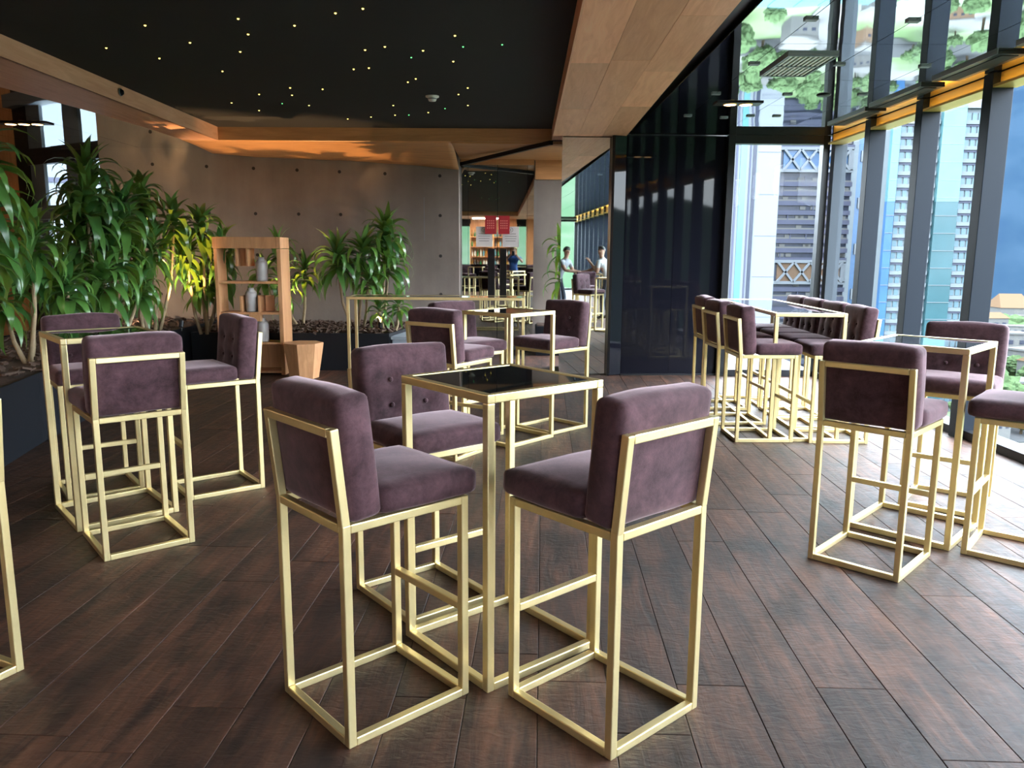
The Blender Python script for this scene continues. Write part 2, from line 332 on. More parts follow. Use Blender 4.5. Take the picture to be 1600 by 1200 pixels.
# right oak beam, boards in three lanes
BA = -math.radians(1.03)
beam = structure(empty('ceiling_beam', (0, 0, 0), BA))
for k in range(3):
    y = -6.3+.55*k; rr = random.Random(k+2)
    while y < 10.08:
        L = min(rr.uniform(1.3, 2.1), 10.1-y)
        link('board', MB().box(.312+.29*k, .312+.29*k+.2875, y, y+L-.003, 2.90+rr.uniform(0, .0015), 2.925).me('board', 'oak'), beam); y += L
link('fascia', MB().box(.298, .312, -6.3, 10.1, 2.90, 3.06).me('fascia', 'oak'), beam)
link('end_board', MB().box(.298, 1.183, 10.1, 10.12, 2.89, 3.0).me('end_board', 'blackmetal'), beam)
structure(MB().prism([(1.0, -13.5), (1.55, -13.5), (1.62, 10.2), (1.2, 10.2)], 2.965, 2.99).ob('ceiling_gap', 'blackmetal'))
# back and left oak surround of the star ceiling
structure(MB().prism([(-3.8, 10.25), (.52, 10.25), (.52, 10.28), (-3.8, 10.28)], 2.9, 3.06).ob('trim_back', 'oakx'))
outer = [(-4.62, -6.2), (-4.55, 5), (-4.46, 7.1), (-4.3, 8.3), (-4.22, 9.3), (-4.2, 10.25)]
structure(MB().prism(outer+[(-3.75, 10.25), (-3.76, -6.2)], 2.9, 2.93).ob('ceiling_surround', 'oak'))
structure(MB().prism([(-3.78, -6.2), (-3.755, -6.2), (-3.745, 10.25), (-3.77, 10.25)], 2.9, 3.06).ob('trim_left', 'oak'))
structure(MB().prism([(-3.76, -6.24), (.5, -6.24), (.5, -6.2), (-3.76, -6.2)], 2.9, 3.06).ob('trim_rear', 'oakx'))
structure(box('ceiling_rear', 'oak', None, -4.62, 1.2, -9, -6.24, 2.9, 2.93))
# sloping wooden cove between the surround and the concrete wall
def wally(x): return 11.31+.087*(x+4.15)
zk = [(-4.3, 2.865), (-3.63, 2.82), (-2.3, 2.79), (-1.4, 2.74), (-.79, 2.69)]
def zw(x):
    for (a, b), (c, d) in zip(zk, zk[1:]):
        if x <= c: return b+(d-b)*(x-a)/(c-a)
    return zk[-1][1]
vs = []; fs = []; nx, ny = 36, 10
for i in range(nx+1):
    for j in range(ny+1):
        x = -4.22+(4.22-.79)*i/nx; t = j/ny; vs.append((x, 10.27+(wally(x)-10.27)*t, 2.9-(2.9-zw(x))*t**1.7))
for i in range(nx):
    for j in range(ny): a = i*(ny+1)+j; fs.append((a, a+1, a+ny+2, a+ny+1))
cv = structure(link('ceiling_cove', mesh('ceiling_cove', vs, fs, 'oakx', True))); so = cv.modifiers.new('thickness', 'SOLIDIFY'); so.thickness = -.02; so.offset = 1
structure(box('ceiling_niche', 'oakx', None, -.79, 1.5, 10.285, 12.3, 2.88, 2.95))
structure(MB().bar((-.775, 11.9, 2.80), (.47, 10.05, 2.865), .05, .05).ob('trim_1', 'blackmetal'))
# concrete wall with form-tie holes
wb = MB().prism([(-5.75, 11.17), (-.79, 11.605), (-.79, 12.3), (-5.75, 12.3)], 0, 3.2).ob('wall_back', 'concrete'); structure(wb)
an = math.atan(.087)
for x in (-5.04, -4.31, -3.67, -3.07, -2.48, -1.84, -1.06):
    for z in (2.04, 2.62, 1.46, .9):
        if z > 2.6: z = 2.70-.025*(x+5.04)
        o = link('tie_hole', bpy.data.meshes.get('tie_hole') or MB().lathe([(.012, -.004), (.02, 0), (.024, .002)], 10).me('tie_hole', 'gap'), wb)
        o.matrix_local = Matrix.Translation((x, wally(x)-.003, z)) @ Matrix.Rotation(an, 4, 'Z') @ Matrix.Rotation(math.pi/2, 4, 'X')
link('crack', MB().box(-.003, .003, -.001, .001, 0, .62).me('crack', 'greylight'), wb, Matrix.Translation((-1.29, wally(-1.29)-.001, 1.68)))
structure(box('wall_niche', 'blackmetal', None, -.79, .31, 12.15, 12.3, 0, 2.9))
# wall piece right of the mirrored doors, oak band over it
structure(box('wall_corner', 'concrete', None, .31, 1.5, 12.05, 12.3, 0, 2.9))
structure(box('trim_corner', 'oakx', None, .33, 1.2, 12.02, 12.05, 2.60, 2.88))
# mirrored double doors
door = structure(empty('door_1', (-.235, 11.95, 0)))
def dl(name, mat, *d, parent=None, bevel=0):
    return box(name, mat, parent or door, *d, bevel=bevel)
dl('header', 'oakx', -.55, .545, -.02, .06, 2.80, 2.88)
dl('side_panel', 'mirrord', -.545, -.44, 0, .03, 0, 2.8); dl('side_panel', 'mirrord', .45, .545, 0, .03, 0, 2.8)
lf = [dl('door_leaf', 'mirrord', -.436, -.004, 0, .035, .01, 2.795), dl('door_leaf', 'mirrord', .004, .446, 0, .035, .01, 2.795)]
for x in (-.438, 0, .448): dl('joint', 'grey', x-.002, x+.002, -.003, .0, 0, 2.8)
for k, (l_, hx) in enumerate(zip(lf, (-.09, .09))):
    h = dl('handle', 'blackmetal', hx-.05, hx+.05, -.085, -.045, .86, 1.57, parent=l_, bevel=.004)
    nt = dl('notice', 'paper', -.32+.4*k, -.075+.4*k, -.012, -.006, 1.60, 1.90, parent=l_)
    sg = dl('red_sign', 'red', -.185+.2*k, -.015+.2*k, -.035, -.022, 1.79, 2.06, parent=l_)
for k, nt in enumerate(lf):
    cx = -.20+.4*k
    ring = MB(); n = 24
    ring.tube([(cx+.033*math.cos(2*math.pi*i/n), -.0135, 1.852+.033*math.sin(2*math.pi*i/n)) for i in range(n+1)], .003, 5)
    ring.box(cx-.004, cx+.004, -.0145, -.0125, 1.838, 1.868)
    for j, w in enumerate((.16, .18, .17, .15)): ring.box(cx-w/2, cx+w/2, -.0135, -.012, 1.79-.035*j, 1.796-.035*j)
    ring.ob('notice_print', 'ink', nt)
    m = MB()
    for j in range(4):
        x = -.155+.2*k
        for q in range(4): m.box(x+.03*q, x+.03*q+.018, -.0365, -.035, 1.975-.035*j, 1.993-.035*j)
    m.ob('red_sign_print', 'redink', nt)
# mirrored column, black glass wall
colm = structure(MB().prism([(.60, 9.765), (1.185, 9.775), (1.36, 9.80), (1.36, 10.5), (.66, 10.5)], 0, 2.9).ob('wall_column', 'blackmetal'))
ma = math.radians(1.4)
o = link('mirror_panel', MB().box(-.299, .299, 0, .01, 0, 2.885).me('mirror_panel', 'mirror', bevel=.001, seg=1), colm, Matrix.Translation((.887, 9.752, .005)) @ Matrix.Rotation(ma, 4, 'Z'))
link('edge_strip', MB().prism([(1.185, 9.64), (1.215, 9.635), (1.215, 9.76), (1.185, 9.76)], 0, 2.9).me('edge_strip', 'blackmetal'), colm)
link('corner_panel', MB().prism([(1.215, 9.635), (1.36, 9.70), (1.36, 9.79), (1.215, 9.76)], .01, 2.9).me('corner_panel', 'blackgloss'), colm)
bw = structure(MB().prism([(1.36, 9.705), (2.585, 9.79), (2.585, 9.9), (1.36, 9.9)], 0, 2.0).ob('wall_black', 'blackmetal'))
bw.data.clear_geometry(); t_ = MB().prism([(1.36, 9.73), (2.585, 9.80), (2.585, 9.95), (1.36, 9.95)], 0, 2.92); bw.data.from_pydata(t_.v, [], t_.f); bw.data.materials.append(M['blackmetal'])
for a, b in ((0, .5), (.5, 1.)):
    p = lambda t: (1.362+1.222*t, 9.70+.07*t)
    A = p(a+.0015); B = p(b-.0015)
    link('glass_panel', MB().prism([A, B, (B[0], B[1]+.025), (A[0], A[1]+.025)], .02, 2.90).me('glass_panel', 'blackgloss'), bw)
structure(MB().prism([(1.36, 9.68), (2.6, 9.75), (2.6, 9.8), (1.36, 9.73)], 0, .02).ob('baseboard_black', 'blackmetal'))
# end window
w1 = structure(empty('window_1', (0, 9.72, 0)))
def fb(name, mat, par, *d): return box(name, mat, par, *d, bevel=.003)
fb('frame_post', 'blackmetal', w1, 2.58, 2.665, -.03, .09, 0, 2.92); fb('frame_post', 'blackmetal', w1, 3.72, 3.80, -.03, .09, 0, 2.92)
fb('frame_head', 'blackmetal', w1, 2.665, 3.72, -.03, .09, 2.82, 2.92); fb('frame_sill', 'blackmetal', w1, 2.665, 3.72, -.05, .09, 0, .085)
box('pane', 'glass', w1, 2.665, 3.72, .03, .038, .085, 2.82)
# window wall with slate columns; it runs on behind the camera
w2 = structure(empty('window_2', (3.72, 0, 0)))
fb('frame_sill', 'blackmetal', w2, .05, .24, -13.5, 9.69, 0, .07)
fb('jamb', 'jamb', w2, .09, .24, 9.57, 9.68, .07, 2.92)
cy = [8.46-1.05*i for i in range(21)]
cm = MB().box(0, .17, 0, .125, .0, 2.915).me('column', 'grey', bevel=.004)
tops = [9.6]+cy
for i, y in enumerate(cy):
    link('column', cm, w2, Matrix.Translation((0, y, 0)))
edges = [9.57]+cy
gmesh = None
for i in range(len(edges)):
    far = edges[i]; near = (edges[i+1]+.125) if i+1 < len(edges) else -13.5
    if far-near < .2: continue
    box('pane', 'glass', w2, .185, .193, near-.06, far+.06, .07, 2.78)
tv = structure(empty('trim_gold', (3.72, 0, 0)))
for i in range(len(edges)):
    far = edges[i]; near = (edges[i+1]+.125) if i+1 < len(edges) else -13.5
    m = MB().box(.06, .19, near, far, 2.80, 2.915); m.box(.004, .06, near, far, 2.80, 2.806); m.box(.004, .007, near, far, 2.806, 2.822); m.ob('valance', 'gold', tv)
    box('led_strip', 'ledstrip', tv, .012, .024, near+.02, far-.02, 2.806, 2.814)
# mirror ceilings
def mceil(name, xs, ys, single):
    c = structure(empty(name, (0, 0, 0))); r = MB()
    for a, b in zip(xs, xs[1:]):
        for p, q in zip(ys, ys[1:]):
            d = (a+.0025, b-.0025, p+.0025, q-.0025, 2.92, 2.928)
            if single(a, b, p, q):
                o = box('ceiling_panel', 'mirrorc', c, -(b-a)/2+.0025, (b-a)/2-.0025, -(q-p)/2+.0025, (q-p)/2-.0025, 0, .008)
                o.matrix_local = Matrix.Translation(((a+b)/2, (p+q)/2, 2.92)) @ Euler((R.uniform(-.0012, .0012), R.uniform(-.0012, .0012), 0)).to_matrix().to_4x4()
            else: r.box(*d)
    if r.v: o = r.ob('ceiling_panel', 'mirrorc', c); o['kind'] = 'stuff'
    return c
ys = [-13.5+1.113*i for i in range(22)]; ys = [5.6+1.11*(i-17) for i in range(18)]+[6.71, 7.82, 8.93, 9.72]
ceilr = mceil('ceiling_right', [1.40, 1.80, 2.44, 3.10, 3.76], ys, lambda a, b, p, q: q > 2)
mceil('ceiling_left', [-8.8, -7.6, -6.4, -5.2, -3.9], [3, 4.2, 5.4, 6.6, 7.8, 9.0, 10.2, 11.4, 13.3], lambda a, b, p, q: q > 6)
structure(box('ceiling_leftrear', 'oak', None, -8.8, -4.3, -9, 3, 2.92, 2.95))
cl = MB().box(-.04, .04, -.025, .025, -.012, 0).me('clip', 'greylight', bevel=.003)
for x, y in ((1.8, 5.03), (1.8, 6.16), (1.8, 7.27), (2.44, 7.28), (2.44, 6.16), (2.43, 5.05), (3.1, 6.2), (3.1, 7.26), (2.71, 8.38), (1.8, 8.4), (2.2, 8.5), (2.44, 8.38)):
    link('clip', cl, ceilr, Matrix.Translation((x, y, 2.92)))
# left window beside the concrete wall
w3 = structure(empty('window_3', (-5.79, 11.42, 0))); w3.rotation_euler = (0, 0, math.atan2(.53, -.85))
def l3(n, m, s0, s1, a, b, z0, z1): return box(n, m, w3, s0, s1, -b, -a, z0, z1)
l3('column', 'litgrey', .575, .976, -.02, .03, 0, 2.92); l3('column', 'litgrey', 1.6, 1.98, -.02, .03, 0, 2.92); l3('column', 'blackmetal', 1.98, 2.36, -.03, .03, 0, 2.92)
l3('frame_head', 'blackmetal', 0, 2.0, -.05, .05, 2.80, 2.92); l3('rail', 'litgrey', 0, 2.36, -.16, .05, 1.97, 2.17); l3('frame_post', 'blackmetal', -.03, 0.02, -.05, .05, 0, 2.92)
for s in (.24, 1.12, 1.36): l3('mullion', 'blackmetal', s, s+.03, -.03, .03, 0, 1.97)
for z in (1.2, .45): l3('mullion', 'blackmetal', 0, 1.6, -.03, .03, z, z+.035)
l3('pane', 'glass', 0, .575, -.004, .004, 0, 2.8); l3('pane', 'glass', .976, 1.6, -.004, .004, 0, 2.8)
structure(MB().prism([(-7.8, 12.66), (-7.85, 12.75), (-9, 13.47), (-9, 13.3)], 0, 3.2).ob('wall_leftback', 'cherry'))
structure(box('wall_left', 'cherry', None, -9, -8.85, -9, 13.3, 0, 3.2))
# rear of the room, seen only in the mirrors
structure(box('wall_rear', 'cherry', None, -9, -2.25, -9.2, -9, 0, 3.2)); structure(box('wall_rear_middle', 'cherry', None, -1.75, .15, -9.2, -9, 0, 3.2)); structure(box('wall_rear_right', 'cherry', None, .55, 1.0, -9.2, -9, 0, 3.2))
structure(box('wall_side', 'blackmetal', None, .9, 1.0, -13.5, -9, 0, 3.2))
for nme, a, b in (('window_4', -2.25, -1.75), ('window_5', .15, .55)):
    w = structure(empty(nme, ((a+b)/2, -9.1, 0))); h = (b-a)/2
    box('pane', 'glass', w, -h, h, -.004, .004, .6, 2.9); box('spandrel', 'blackmetal', w, -h, h, -.06, .08, 0, .6); box('frame_head', 'blackmetal', w, -h, h, -.05, .05, 2.6, 2.9)
w6 = structure(empty('window_6', (0, -13.5, 0)))
box('pane', 'glass', w6, 1., 3.72, -.004, .004, .07, 2.82); box('frame_head', 'blackmetal', w6, 1, 3.9, -.05, .05, 2.82, 2.92); box('frame_sill', 'blackmetal', w6, 1, 3.9, -.05, .05, 0, .08); box('frame_post', 'blackmetal', w6, 3.7, 3.86, -.05, .05, .08, 2.82); box('frame_post', 'blackmetal', w6, 2.2, 2.28, -.05, .05, .08, 2.82)

# ------------------------------------------------------------------ bar stools
SW, SD, ZS, ZB, LEAN, ZF, T = .4345, .471, .714, 1.007, .031, .337, .028
def post(a, b, y0, y1): return MB()
def tube_me(name, a, b, w=T, d=None): return MB().bar(a, b, w, d).me(name, 'brass', bevel=.0035, seg=2)
h = SW/2-T/2; yr = T/2; yf = SD-T/2
STOOL = []
for sx in (-h, h):
    STOOL.append(('leg', tube_me('leg', (sx, yr, 0), (sx, yr, ZS)))); STOOL.append(('leg', tube_me('leg', (sx, yf, 0), (sx, yf, ZS))))
    STOOL.append(('base_rail', tube_me('base_rail', (sx, yr+T/2, T/2), (sx, yf-T/2, T/2))))
    STOOL.append(('seat_rail', tube_me('seat_rail', (sx, yr+T/2, ZS-T/2), (sx, yf-T/2, ZS-T/2))))
    STOOL.append(('back_post', tube_me('back_post', (sx, yr-.001, ZS-.004), (sx, yr-LEAN, ZB))))
for y in (yr, yf):
    STOOL.append(('base_rail', tube_me('base_rail', (-h+T/2, y, T/2), (h-T/2, y, T/2)))); STOOL.append(('seat_rail', tube_me('seat_rail', (-h+T/2, y, ZS-T/2), (h-T/2, y, ZS-T/2))))
STOOL.append(('back_rail', tube_me('back_rail', (-h+T/2, yr-LEAN+.001, ZB-T/2), (h-T/2, yr-LEAN+.001, ZB-T/2))))
STOOL.append(('footrest', tube_me('footrest', (-h+T/2, yf, ZF-T/2), (h-T/2, yf, ZF-T/2))))
DIM = [(-.085, .05), (.085, .05), (-.085, -.06), (.085, -.06)]
seatm = [cushion_mesh('seat', SW+.018, .375, .090, .026, .012, seed=k) for k in range(4)]
backm = [cushion_mesh('backrest', SW+.004, .115, .385, .026, .010, n=(24, 5, 22), dim=DIM, seed=k) for k in range(4)]
btn = MB().lathe([(.002, .009), (.008, .007), (.011, .003), (.011, -.002)][::-1], 12).me('button', 'velvet', True)
bmat = Matrix.Translation((0, yr+T/2+.0585, ZS+.002)) @ Matrix.Rotation(math.atan2(LEAN, ZB-ZS), 4, 'X')
def stool(x, y, rz, label, k=0, group='gold-framed bar stools with plum velvet seats'):
    r = empty('bar_stool', (x, y, 0), rz, label, 'bar stool', group)
    for n_, me in STOOL: link(n_, me, r)
    link('seat', seatm[k % 4], r, Matrix.Translation((0, .145+.375/2-.012, ZS)))
    b = link('backrest', backm[k % 4], r, bmat)
    for dx, dz in DIM:
        link('button', btn, b, Matrix.Translation((dx, .115/2-.004, dz+.385/2)) @ Matrix.Rotation(-math.pi/2, 4, 'X'))
    return r
SD_ = [
 (-.637, 2.330, -.835, 'large bar stool in left foreground, facing right, gold back frame towards us'),
 (.467, 2.265, .721, 'large bar stool in right foreground, seat facing left, its gold back frame towards the right'),
 (-.531, 3.470, -2.466, 'bar stool facing us with four-button backrest, behind the left foreground stool'),
 (-.592, 5.637, -.575, 'dark-backed bar stool seen from behind, left of the middle small table'),
 (-.545, 6.598, -2.399, 'bar stool mostly hidden behind the dark-backed stool, facing us beside the middle small table'),
 (.516, 6.862, 2.347, 'bar stool right of the middle small table in front of the mirrored column, facing left'),
 (-1.824, 3.756, .695, 'bar stool seen squarely from behind in front of the left small table'),
 (-2.80, 5.035, 3.80, 'bar stool facing us behind the left small table, planter behind it'),
 (-1.724, 5.030, 2.226, 'bar stool seen from the side in front of the wooden shelf'),
 (-1.859, 2.426, 1.133, 'bar stool cut by the left edge, only its gold rear leg showing'),
 (1.650, 3.579, -.769, 'bar stool seen from behind with black back panel, in front of the right small table'),
 (2.83, 4.83, 2.48, 'bar stool facing us behind the right small table, against the windows'),
 (2.801, 3.652, .853, 'bar stool cut by the right edge, only its seat and front legs showing'),
 (1.814, 6.389, -1.561, 'nearest of three bar stools on the left side of the long table'),
 (1.800, 7.030, -1.53, 'middle of three bar stools on the left side of the long table'),
 (1.850, 7.720, -1.58, 'farthest of three bar stools on the left side of the long table'),
 (2.890, 6.355, 1.53, 'nearest bar stool in the window-side row at the long table'),
 (2.905, 6.86, 1.55, 'second bar stool from the front in the window-side row at the long table'),
 (2.915, 7.36, 1.55, 'third bar stool from the front in the window-side row at the long table'),
 (2.93, 7.86, 1.55, 'farthest bar stool in the window-side row at the long table, by the corner post'),
 (2.05, 1.75, .05, 'bar stool facing the mirrored column, seen only as a reflection beside the two leaning men'),
]
for k, a in enumerate(SD_): stool(*a, k=k)

# ------------------------------------------------------------------ tables
def table(x, y, rz, wx, wy, label, H=1.05, cat='table', group=None):
    r = empty('bar_table', (x, y, 0), rz, label, cat, group); a = wx/2-.015; b = wy/2-.015; t = .03
    def tb(n_, p, q): MB().bar(p, q, t).ob(n_, 'brass', r, bevel=.0035)
    for sx in (-a, a):
        for sy in (-b, b): tb('leg', (sx, sy, 0), (sx, sy, H-t))
        tb('top_rail', (sx, -b-.015, H-t/2), (sx, b+.015, H-t/2)); tb('base_rail', (sx, -b+.015, t/2), (sx, b-.015, t/2))
    for sy in (-b, b):
        tb('top_rail', (-a+.015, sy, H-t/2), (a-.015, sy, H-t/2)); tb('base_rail', (-a+.015, sy, t/2), (a-.015, sy, t/2))
    box('glass_top', 'tableglass', r, -a+.016, a-.016, -b+.016, b-.016, H-.010, H-.003)
    return r
TG = 'square gold-framed bar tables with black glass tops'
table(-.041, 2.86, .688, .536, .536, 'square black-topped gold table between the two foreground stools', group=TG)
table(2.258, 4.205, .796, .536, .536, 'square gold table on the right whose glass top mirrors the sky, near the windows', group=TG)
table(-.03, 6.294, .833, .536, .536, 'square black-topped gold table in the middle distance, left of the mirrored column', group=TG)
table(-2.322, 4.399, .721, .536, .536, 'square black-topped gold table on the left beside the planter', group=TG)
LG = 'long gold-framed bar tables'
table(2.415, 7.19, -.035, .57, 1.98, 'long gold table by the windows with stools down both sides', group=LG)
table(-.80, 8.34, -.01, 1.86, .42, 'long narrow gold table in front of the mirrored doors and planter', group=LG)
table(2.25, .85, .1, .6, 1.1, 'gold bar table the two men lean on, seen only in the mirrored column')
table(-1.2, -3.2, .3, .536, .536, 'gold bar table far behind, seen only in the mirrored doors')
table(.3, -4.4, .1, .536, .536, 'second gold bar table far behind, nearer the bar, seen only in the mirrored doors')
for k, a in enumerate(((-.7, -2.6, 2.6), (-1.7, -3.7, -.5), (.7, -3.7, 3.), (-.1, -5.0, .2))):
    stool(*a, ('bar stool at the far table, first to the left in the mirrored doors', 'bar stool at the far table, outermost in the mirrored doors', 'bar stool by the second far table, backrest to the doors', 'bar stool by the second far table, nearest the bar')[k], k=k)

# ------------------------------------------------------------------ wooden shelf, vases, faceted pot
sh = empty('shelf_unit', (-3.22, 9.70, 0), 0, 'open wooden display shelf holding pale vases, in front of the back planter', 'shelf')
def sb(n_, *d, mat='cherry', parent=None, bevel=.003): return box(n_, mat, parent or sh, *d, bevel=bevel)
sb('side_panel', -.40, -.36, -.15, .15, 0, 1.54); sb('side_panel', .36, .41, -.15, .22, 0, 1.54)
sb('top_beam', -.41, .36, -.155, .155, 1.545, 1.68); sb('top_block', .362, .412, -.155, .22, 1.545, 1.68)
for z in (1.12, .745, .375, .02): sb('shelf_board', -.36, .36, -.14, .14, z, z+.028)
for x in (-.15, -.02): sb('divider', x, x+.025, -.12, .12, 1.33, 1.545)
sb('divider', -.128, -.018, -.02, 0, 1.33, 1.545)
for x in (-.12, .10): sb('bracket', x, x+.03, -.13, .1, .773, .97)
sb('bracket', -.09, .10, .08, .1, .773, .97); sb('bracket', .13, .24, .08, .1, .773, .97); sb('panel', -.36, .36, .13, .15, .05, .375)
sb('block', -.01, .13, -.145, -.05, .66, .745)
vp = [(.001, 0), (.062, 0), (.070, .02), (.072, .13), (.072, .21), (.060, .25), (.034, .275), (.034, .292), (.028, .292), (.001, .285)]
M['vase'] = plain('frosted_grey_glass', (.42, .39, .38), .35, var=.15, scale=14)
vm = MB().lathe(vp, 20).me('vase', 'vase', True)
for x, z, l_ in ((.14, 1.148, 'frosted grey vase on the upper shelf of the wooden unit'), (-.005, .773, 'frosted grey vase on the middle shelf, in front of the small bracket'), (.12, .403, 'frosted grey vase on the lower shelf, half hidden by the stool')):
    v = link('vase', MB().lathe(vp[:5]+[(.062, .245)], 20).me('body', 'vase', True)); v.location = (-3.22+x, 9.66, z); tag(v, l_, 'vase', 'vases on the wooden shelf')
    link('neck', MB().lathe([(.062, .245), (.036, .272), (.036, .292), (.028, .292), (.001, .285)], 20).me('neck', 'vase', True), v)
pt = empty('faceted_stool', (-2.53, 9.36, 0), .2, 'faceted wooden block stool standing beside the display shelf', 'stool')
n = 7; ra, rb = .175, .245
for i in range(n):
    a0, a1 = 2*math.pi*i/n, 2*math.pi*(i+1)/n
    A = [(ra*math.cos(a0), ra*math.sin(a0), 0), (ra*math.cos(a1), ra*math.sin(a1), 0), (rb*math.cos(a1), rb*math.sin(a1), .42), (rb*math.cos(a0), rb*math.sin(a0), .42)]
    m = MB(); m.add(A+[(x*.88, y*.88, z) for x, y, z in A], [(0, 1, 2, 3), (7, 6, 5, 4), (1, 0, 4, 5), (2, 1, 5, 6), (3, 2, 6, 7), (0, 3, 7, 4)]); m.ob('facet', 'cherry', pt)
MB().prism([(.99*rb*math.cos(2*math.pi*i/n), .99*rb*math.sin(2*math.pi*i/n)) for i in range(n)], .40, .428).ob('top', 'cherry', pt, bevel=.004)
# ------------------------------------------------------------------ ceiling fittings
def ceil_lamp(x, y, nl, label, z=2.92):
    w = .14+.15*nl; r = empty('downlight', (x, y, z), 0, label, 'ceiling light', 'recessed black downlight boxes')
    box('housing', 'blackmetal', r, -w/2, w/2, -.085, .085, -.012, 0, bevel=.003)
    for i in range(nl):
        lx = -.15*(nl-1)/2+.15*i
        o = link('lamp_ring', MB().lathe([(.062, -.018), (.066, -.012)], 16).me('lamp_ring', 'gold'), r, Matrix.Translation((lx, 0, 0)))
        link('lamp', MB().lathe([(.001, -.0195), (.055, -.0185)], 16).me('lamp', 'warmlamp'), o)
ceil_lamp(2.12, 7.71, 2, 'black two-lamp downlight box in the mirror ceiling above the long table')
ceil_lamp(-5.52, 9.14, 3, 'black three-lamp downlight box in the mirror ceiling above the left plants')
gr = empty('vent_grille', (2.13, 6.18, 2.92), 0, 'rectangular slatted grey vent in the mirror ceiling', 'vent')
box('backing', 'blackmetal', gr, -.17, .17, -.32, .32, -.004, 0)
for d in ((-.18, -.165, -.33, .33), (.165, .18, -.33, .33), (-.165, .165, -.33, -.315), (-.165, .165, .315, .33), (-.165, .165, -.008, .008)): box('frame', 'greylight', gr, *d, -.02, 0)
sm = MB().box(-.008, .008, -.152, .152, -.016, -.003).me('slat', 'white')
for i in range(9):
    for y in (-.162, .162): link('slat', sm, gr, Matrix.Translation((-.144+.036*i, y, 0)))
for i, (x0, x1, y0, y1) in enumerate(((3.43, 3.64, 7.95, 8.86), (3.40, 3.60, 6.83, 7.79), (3.38, 3.60, 5.75, 6.62), (3.38, 3.6, 4.55, 5.55))):
    r = empty('air_slot', ((x0+x1)/2, (y0+y1)/2, 2.92), 0, ('black ceiling air slot nearest the window corner', 'second black ceiling air slot from the window corner', 'third black ceiling air slot from the window corner', 'black ceiling air slot nearest us, mostly past the top right edge')[i], 'air vent', 'black air slots along the windows')
    a, b = (x1-x0)/2, (y1-y0)/2
    box('plate', 'blackmetal', r, -a, a, -b, b, -.02, 0, bevel=.003); box('slot', 'gap', r, -a+.05, a-.05, -b+.04, b-.04, -.024, -.02); box('lip', 'greylight', r, -a-.006, -a, -b, b, -.02, 0)
sp = link('ceiling_speaker', MB().lathe([(.001, -.012), (.05, -.012), (.06, -.006), (.062, 0)], 20).me('ceiling_speaker', 'blackmetal', True)); sp.location = (2.77, 7.3, 2.92); tag(sp, 'small round black disc in the mirror ceiling beside the vent', 'speaker')
sd = empty('smoke_detector', (-.82, 8.2, 3.06), 0, 'white round smoke detector on the black star ceiling', 'smoke detector')
MB().lathe([(.001, -.05), (.035, -.05), (.042, -.035), (.042, -.022), (.068, -.012), (.068, 0)], 24).ob('housing', 'white', sd, True)
MB().lathe([(.043, -.034), (.045, -.032), (.045, -.026), (.043, -.024)], 24).ob('grille', 'greylight', sd)
sc = empty('security_camera', (-3.735, 7.75, 2.99), 0, 'small dark dome camera on the left oak fascia of the star ceiling', 'camera')
MB().lathe([(.001, .032), (.02, .026), (.03, .01), (.032, 0)][::-1], 16).ob('dome', 'blackgloss', sc, True).rotation_euler = (0, math.pi/2, 0)
MB().lathe([(.036, 0), (.036, .006), (.031, .008)], 16).ob('ring', 'greylight', sc).rotation_euler = (0, math.pi/2, 0)
def dot(r_): return MB().lathe([(.0008, -r_*.8), (r_*.7, -r_*.55), (r_, 0)], 8)
sy_ = dot(.0085).me('star_light', 'star', True); sg_ = dot(.007).me('star_light', 'stargreen', True)
for p in [(-2.58, 5.78), (-3.17, 6.4), (-2.9, 6.72), (-2.45, 6.23), (-1.87, 5.61), (-1.93, 5.99), (-2.16, 6.49), (-2.55, 7.17), (-1.53, 5.76), (-1.18, 5.47), (-.98, 5.37), (-2.15, 7.85), (-2.23, 8.2), (-2.55, 8.17), (-2.99, 8.63), (-2.84, 9.07), (-2.2, 8.75), (-1.85, 7.9), (-1.16, 6.41), (-.99, 6.31), (-1.24, 7.01), (-.71, 6.42), (-.89, 7.42), (-.98, 7.56), (-.43, 5.99), (-.5, 6.76), (-.44, 7.8), (-.55, 8.11), (-.49, 8.69), (-.96, 9.13), (-1.29, 8.72), (-1.36, 9.31), (-1.66, 9.45), (-1.96, 9.59), (-1.38, 7.06)]:
    o = link('star_light', sy_); o.location = (*p, 3.06); tag(o, 'tiny yellow star light in the black ceiling', 'star light', 'yellow star lights in the black ceiling')
for p in [(-.83, 6.64), (-.09, 6.23), (-1.2, 9.3), (-2.46, 8.65), (-.75, 8.88), (-.39, 6.3), (-.9, 1.2), (-.6, 1.5), (-.7, .8), (-.4, 1.1), (-.5, .5)]:
    o = link('star_light', sg_); o.location = (*p, 3.06); tag(o, 'tiny green star light in the black ceiling', 'star light', 'green star lights in the black ceiling')

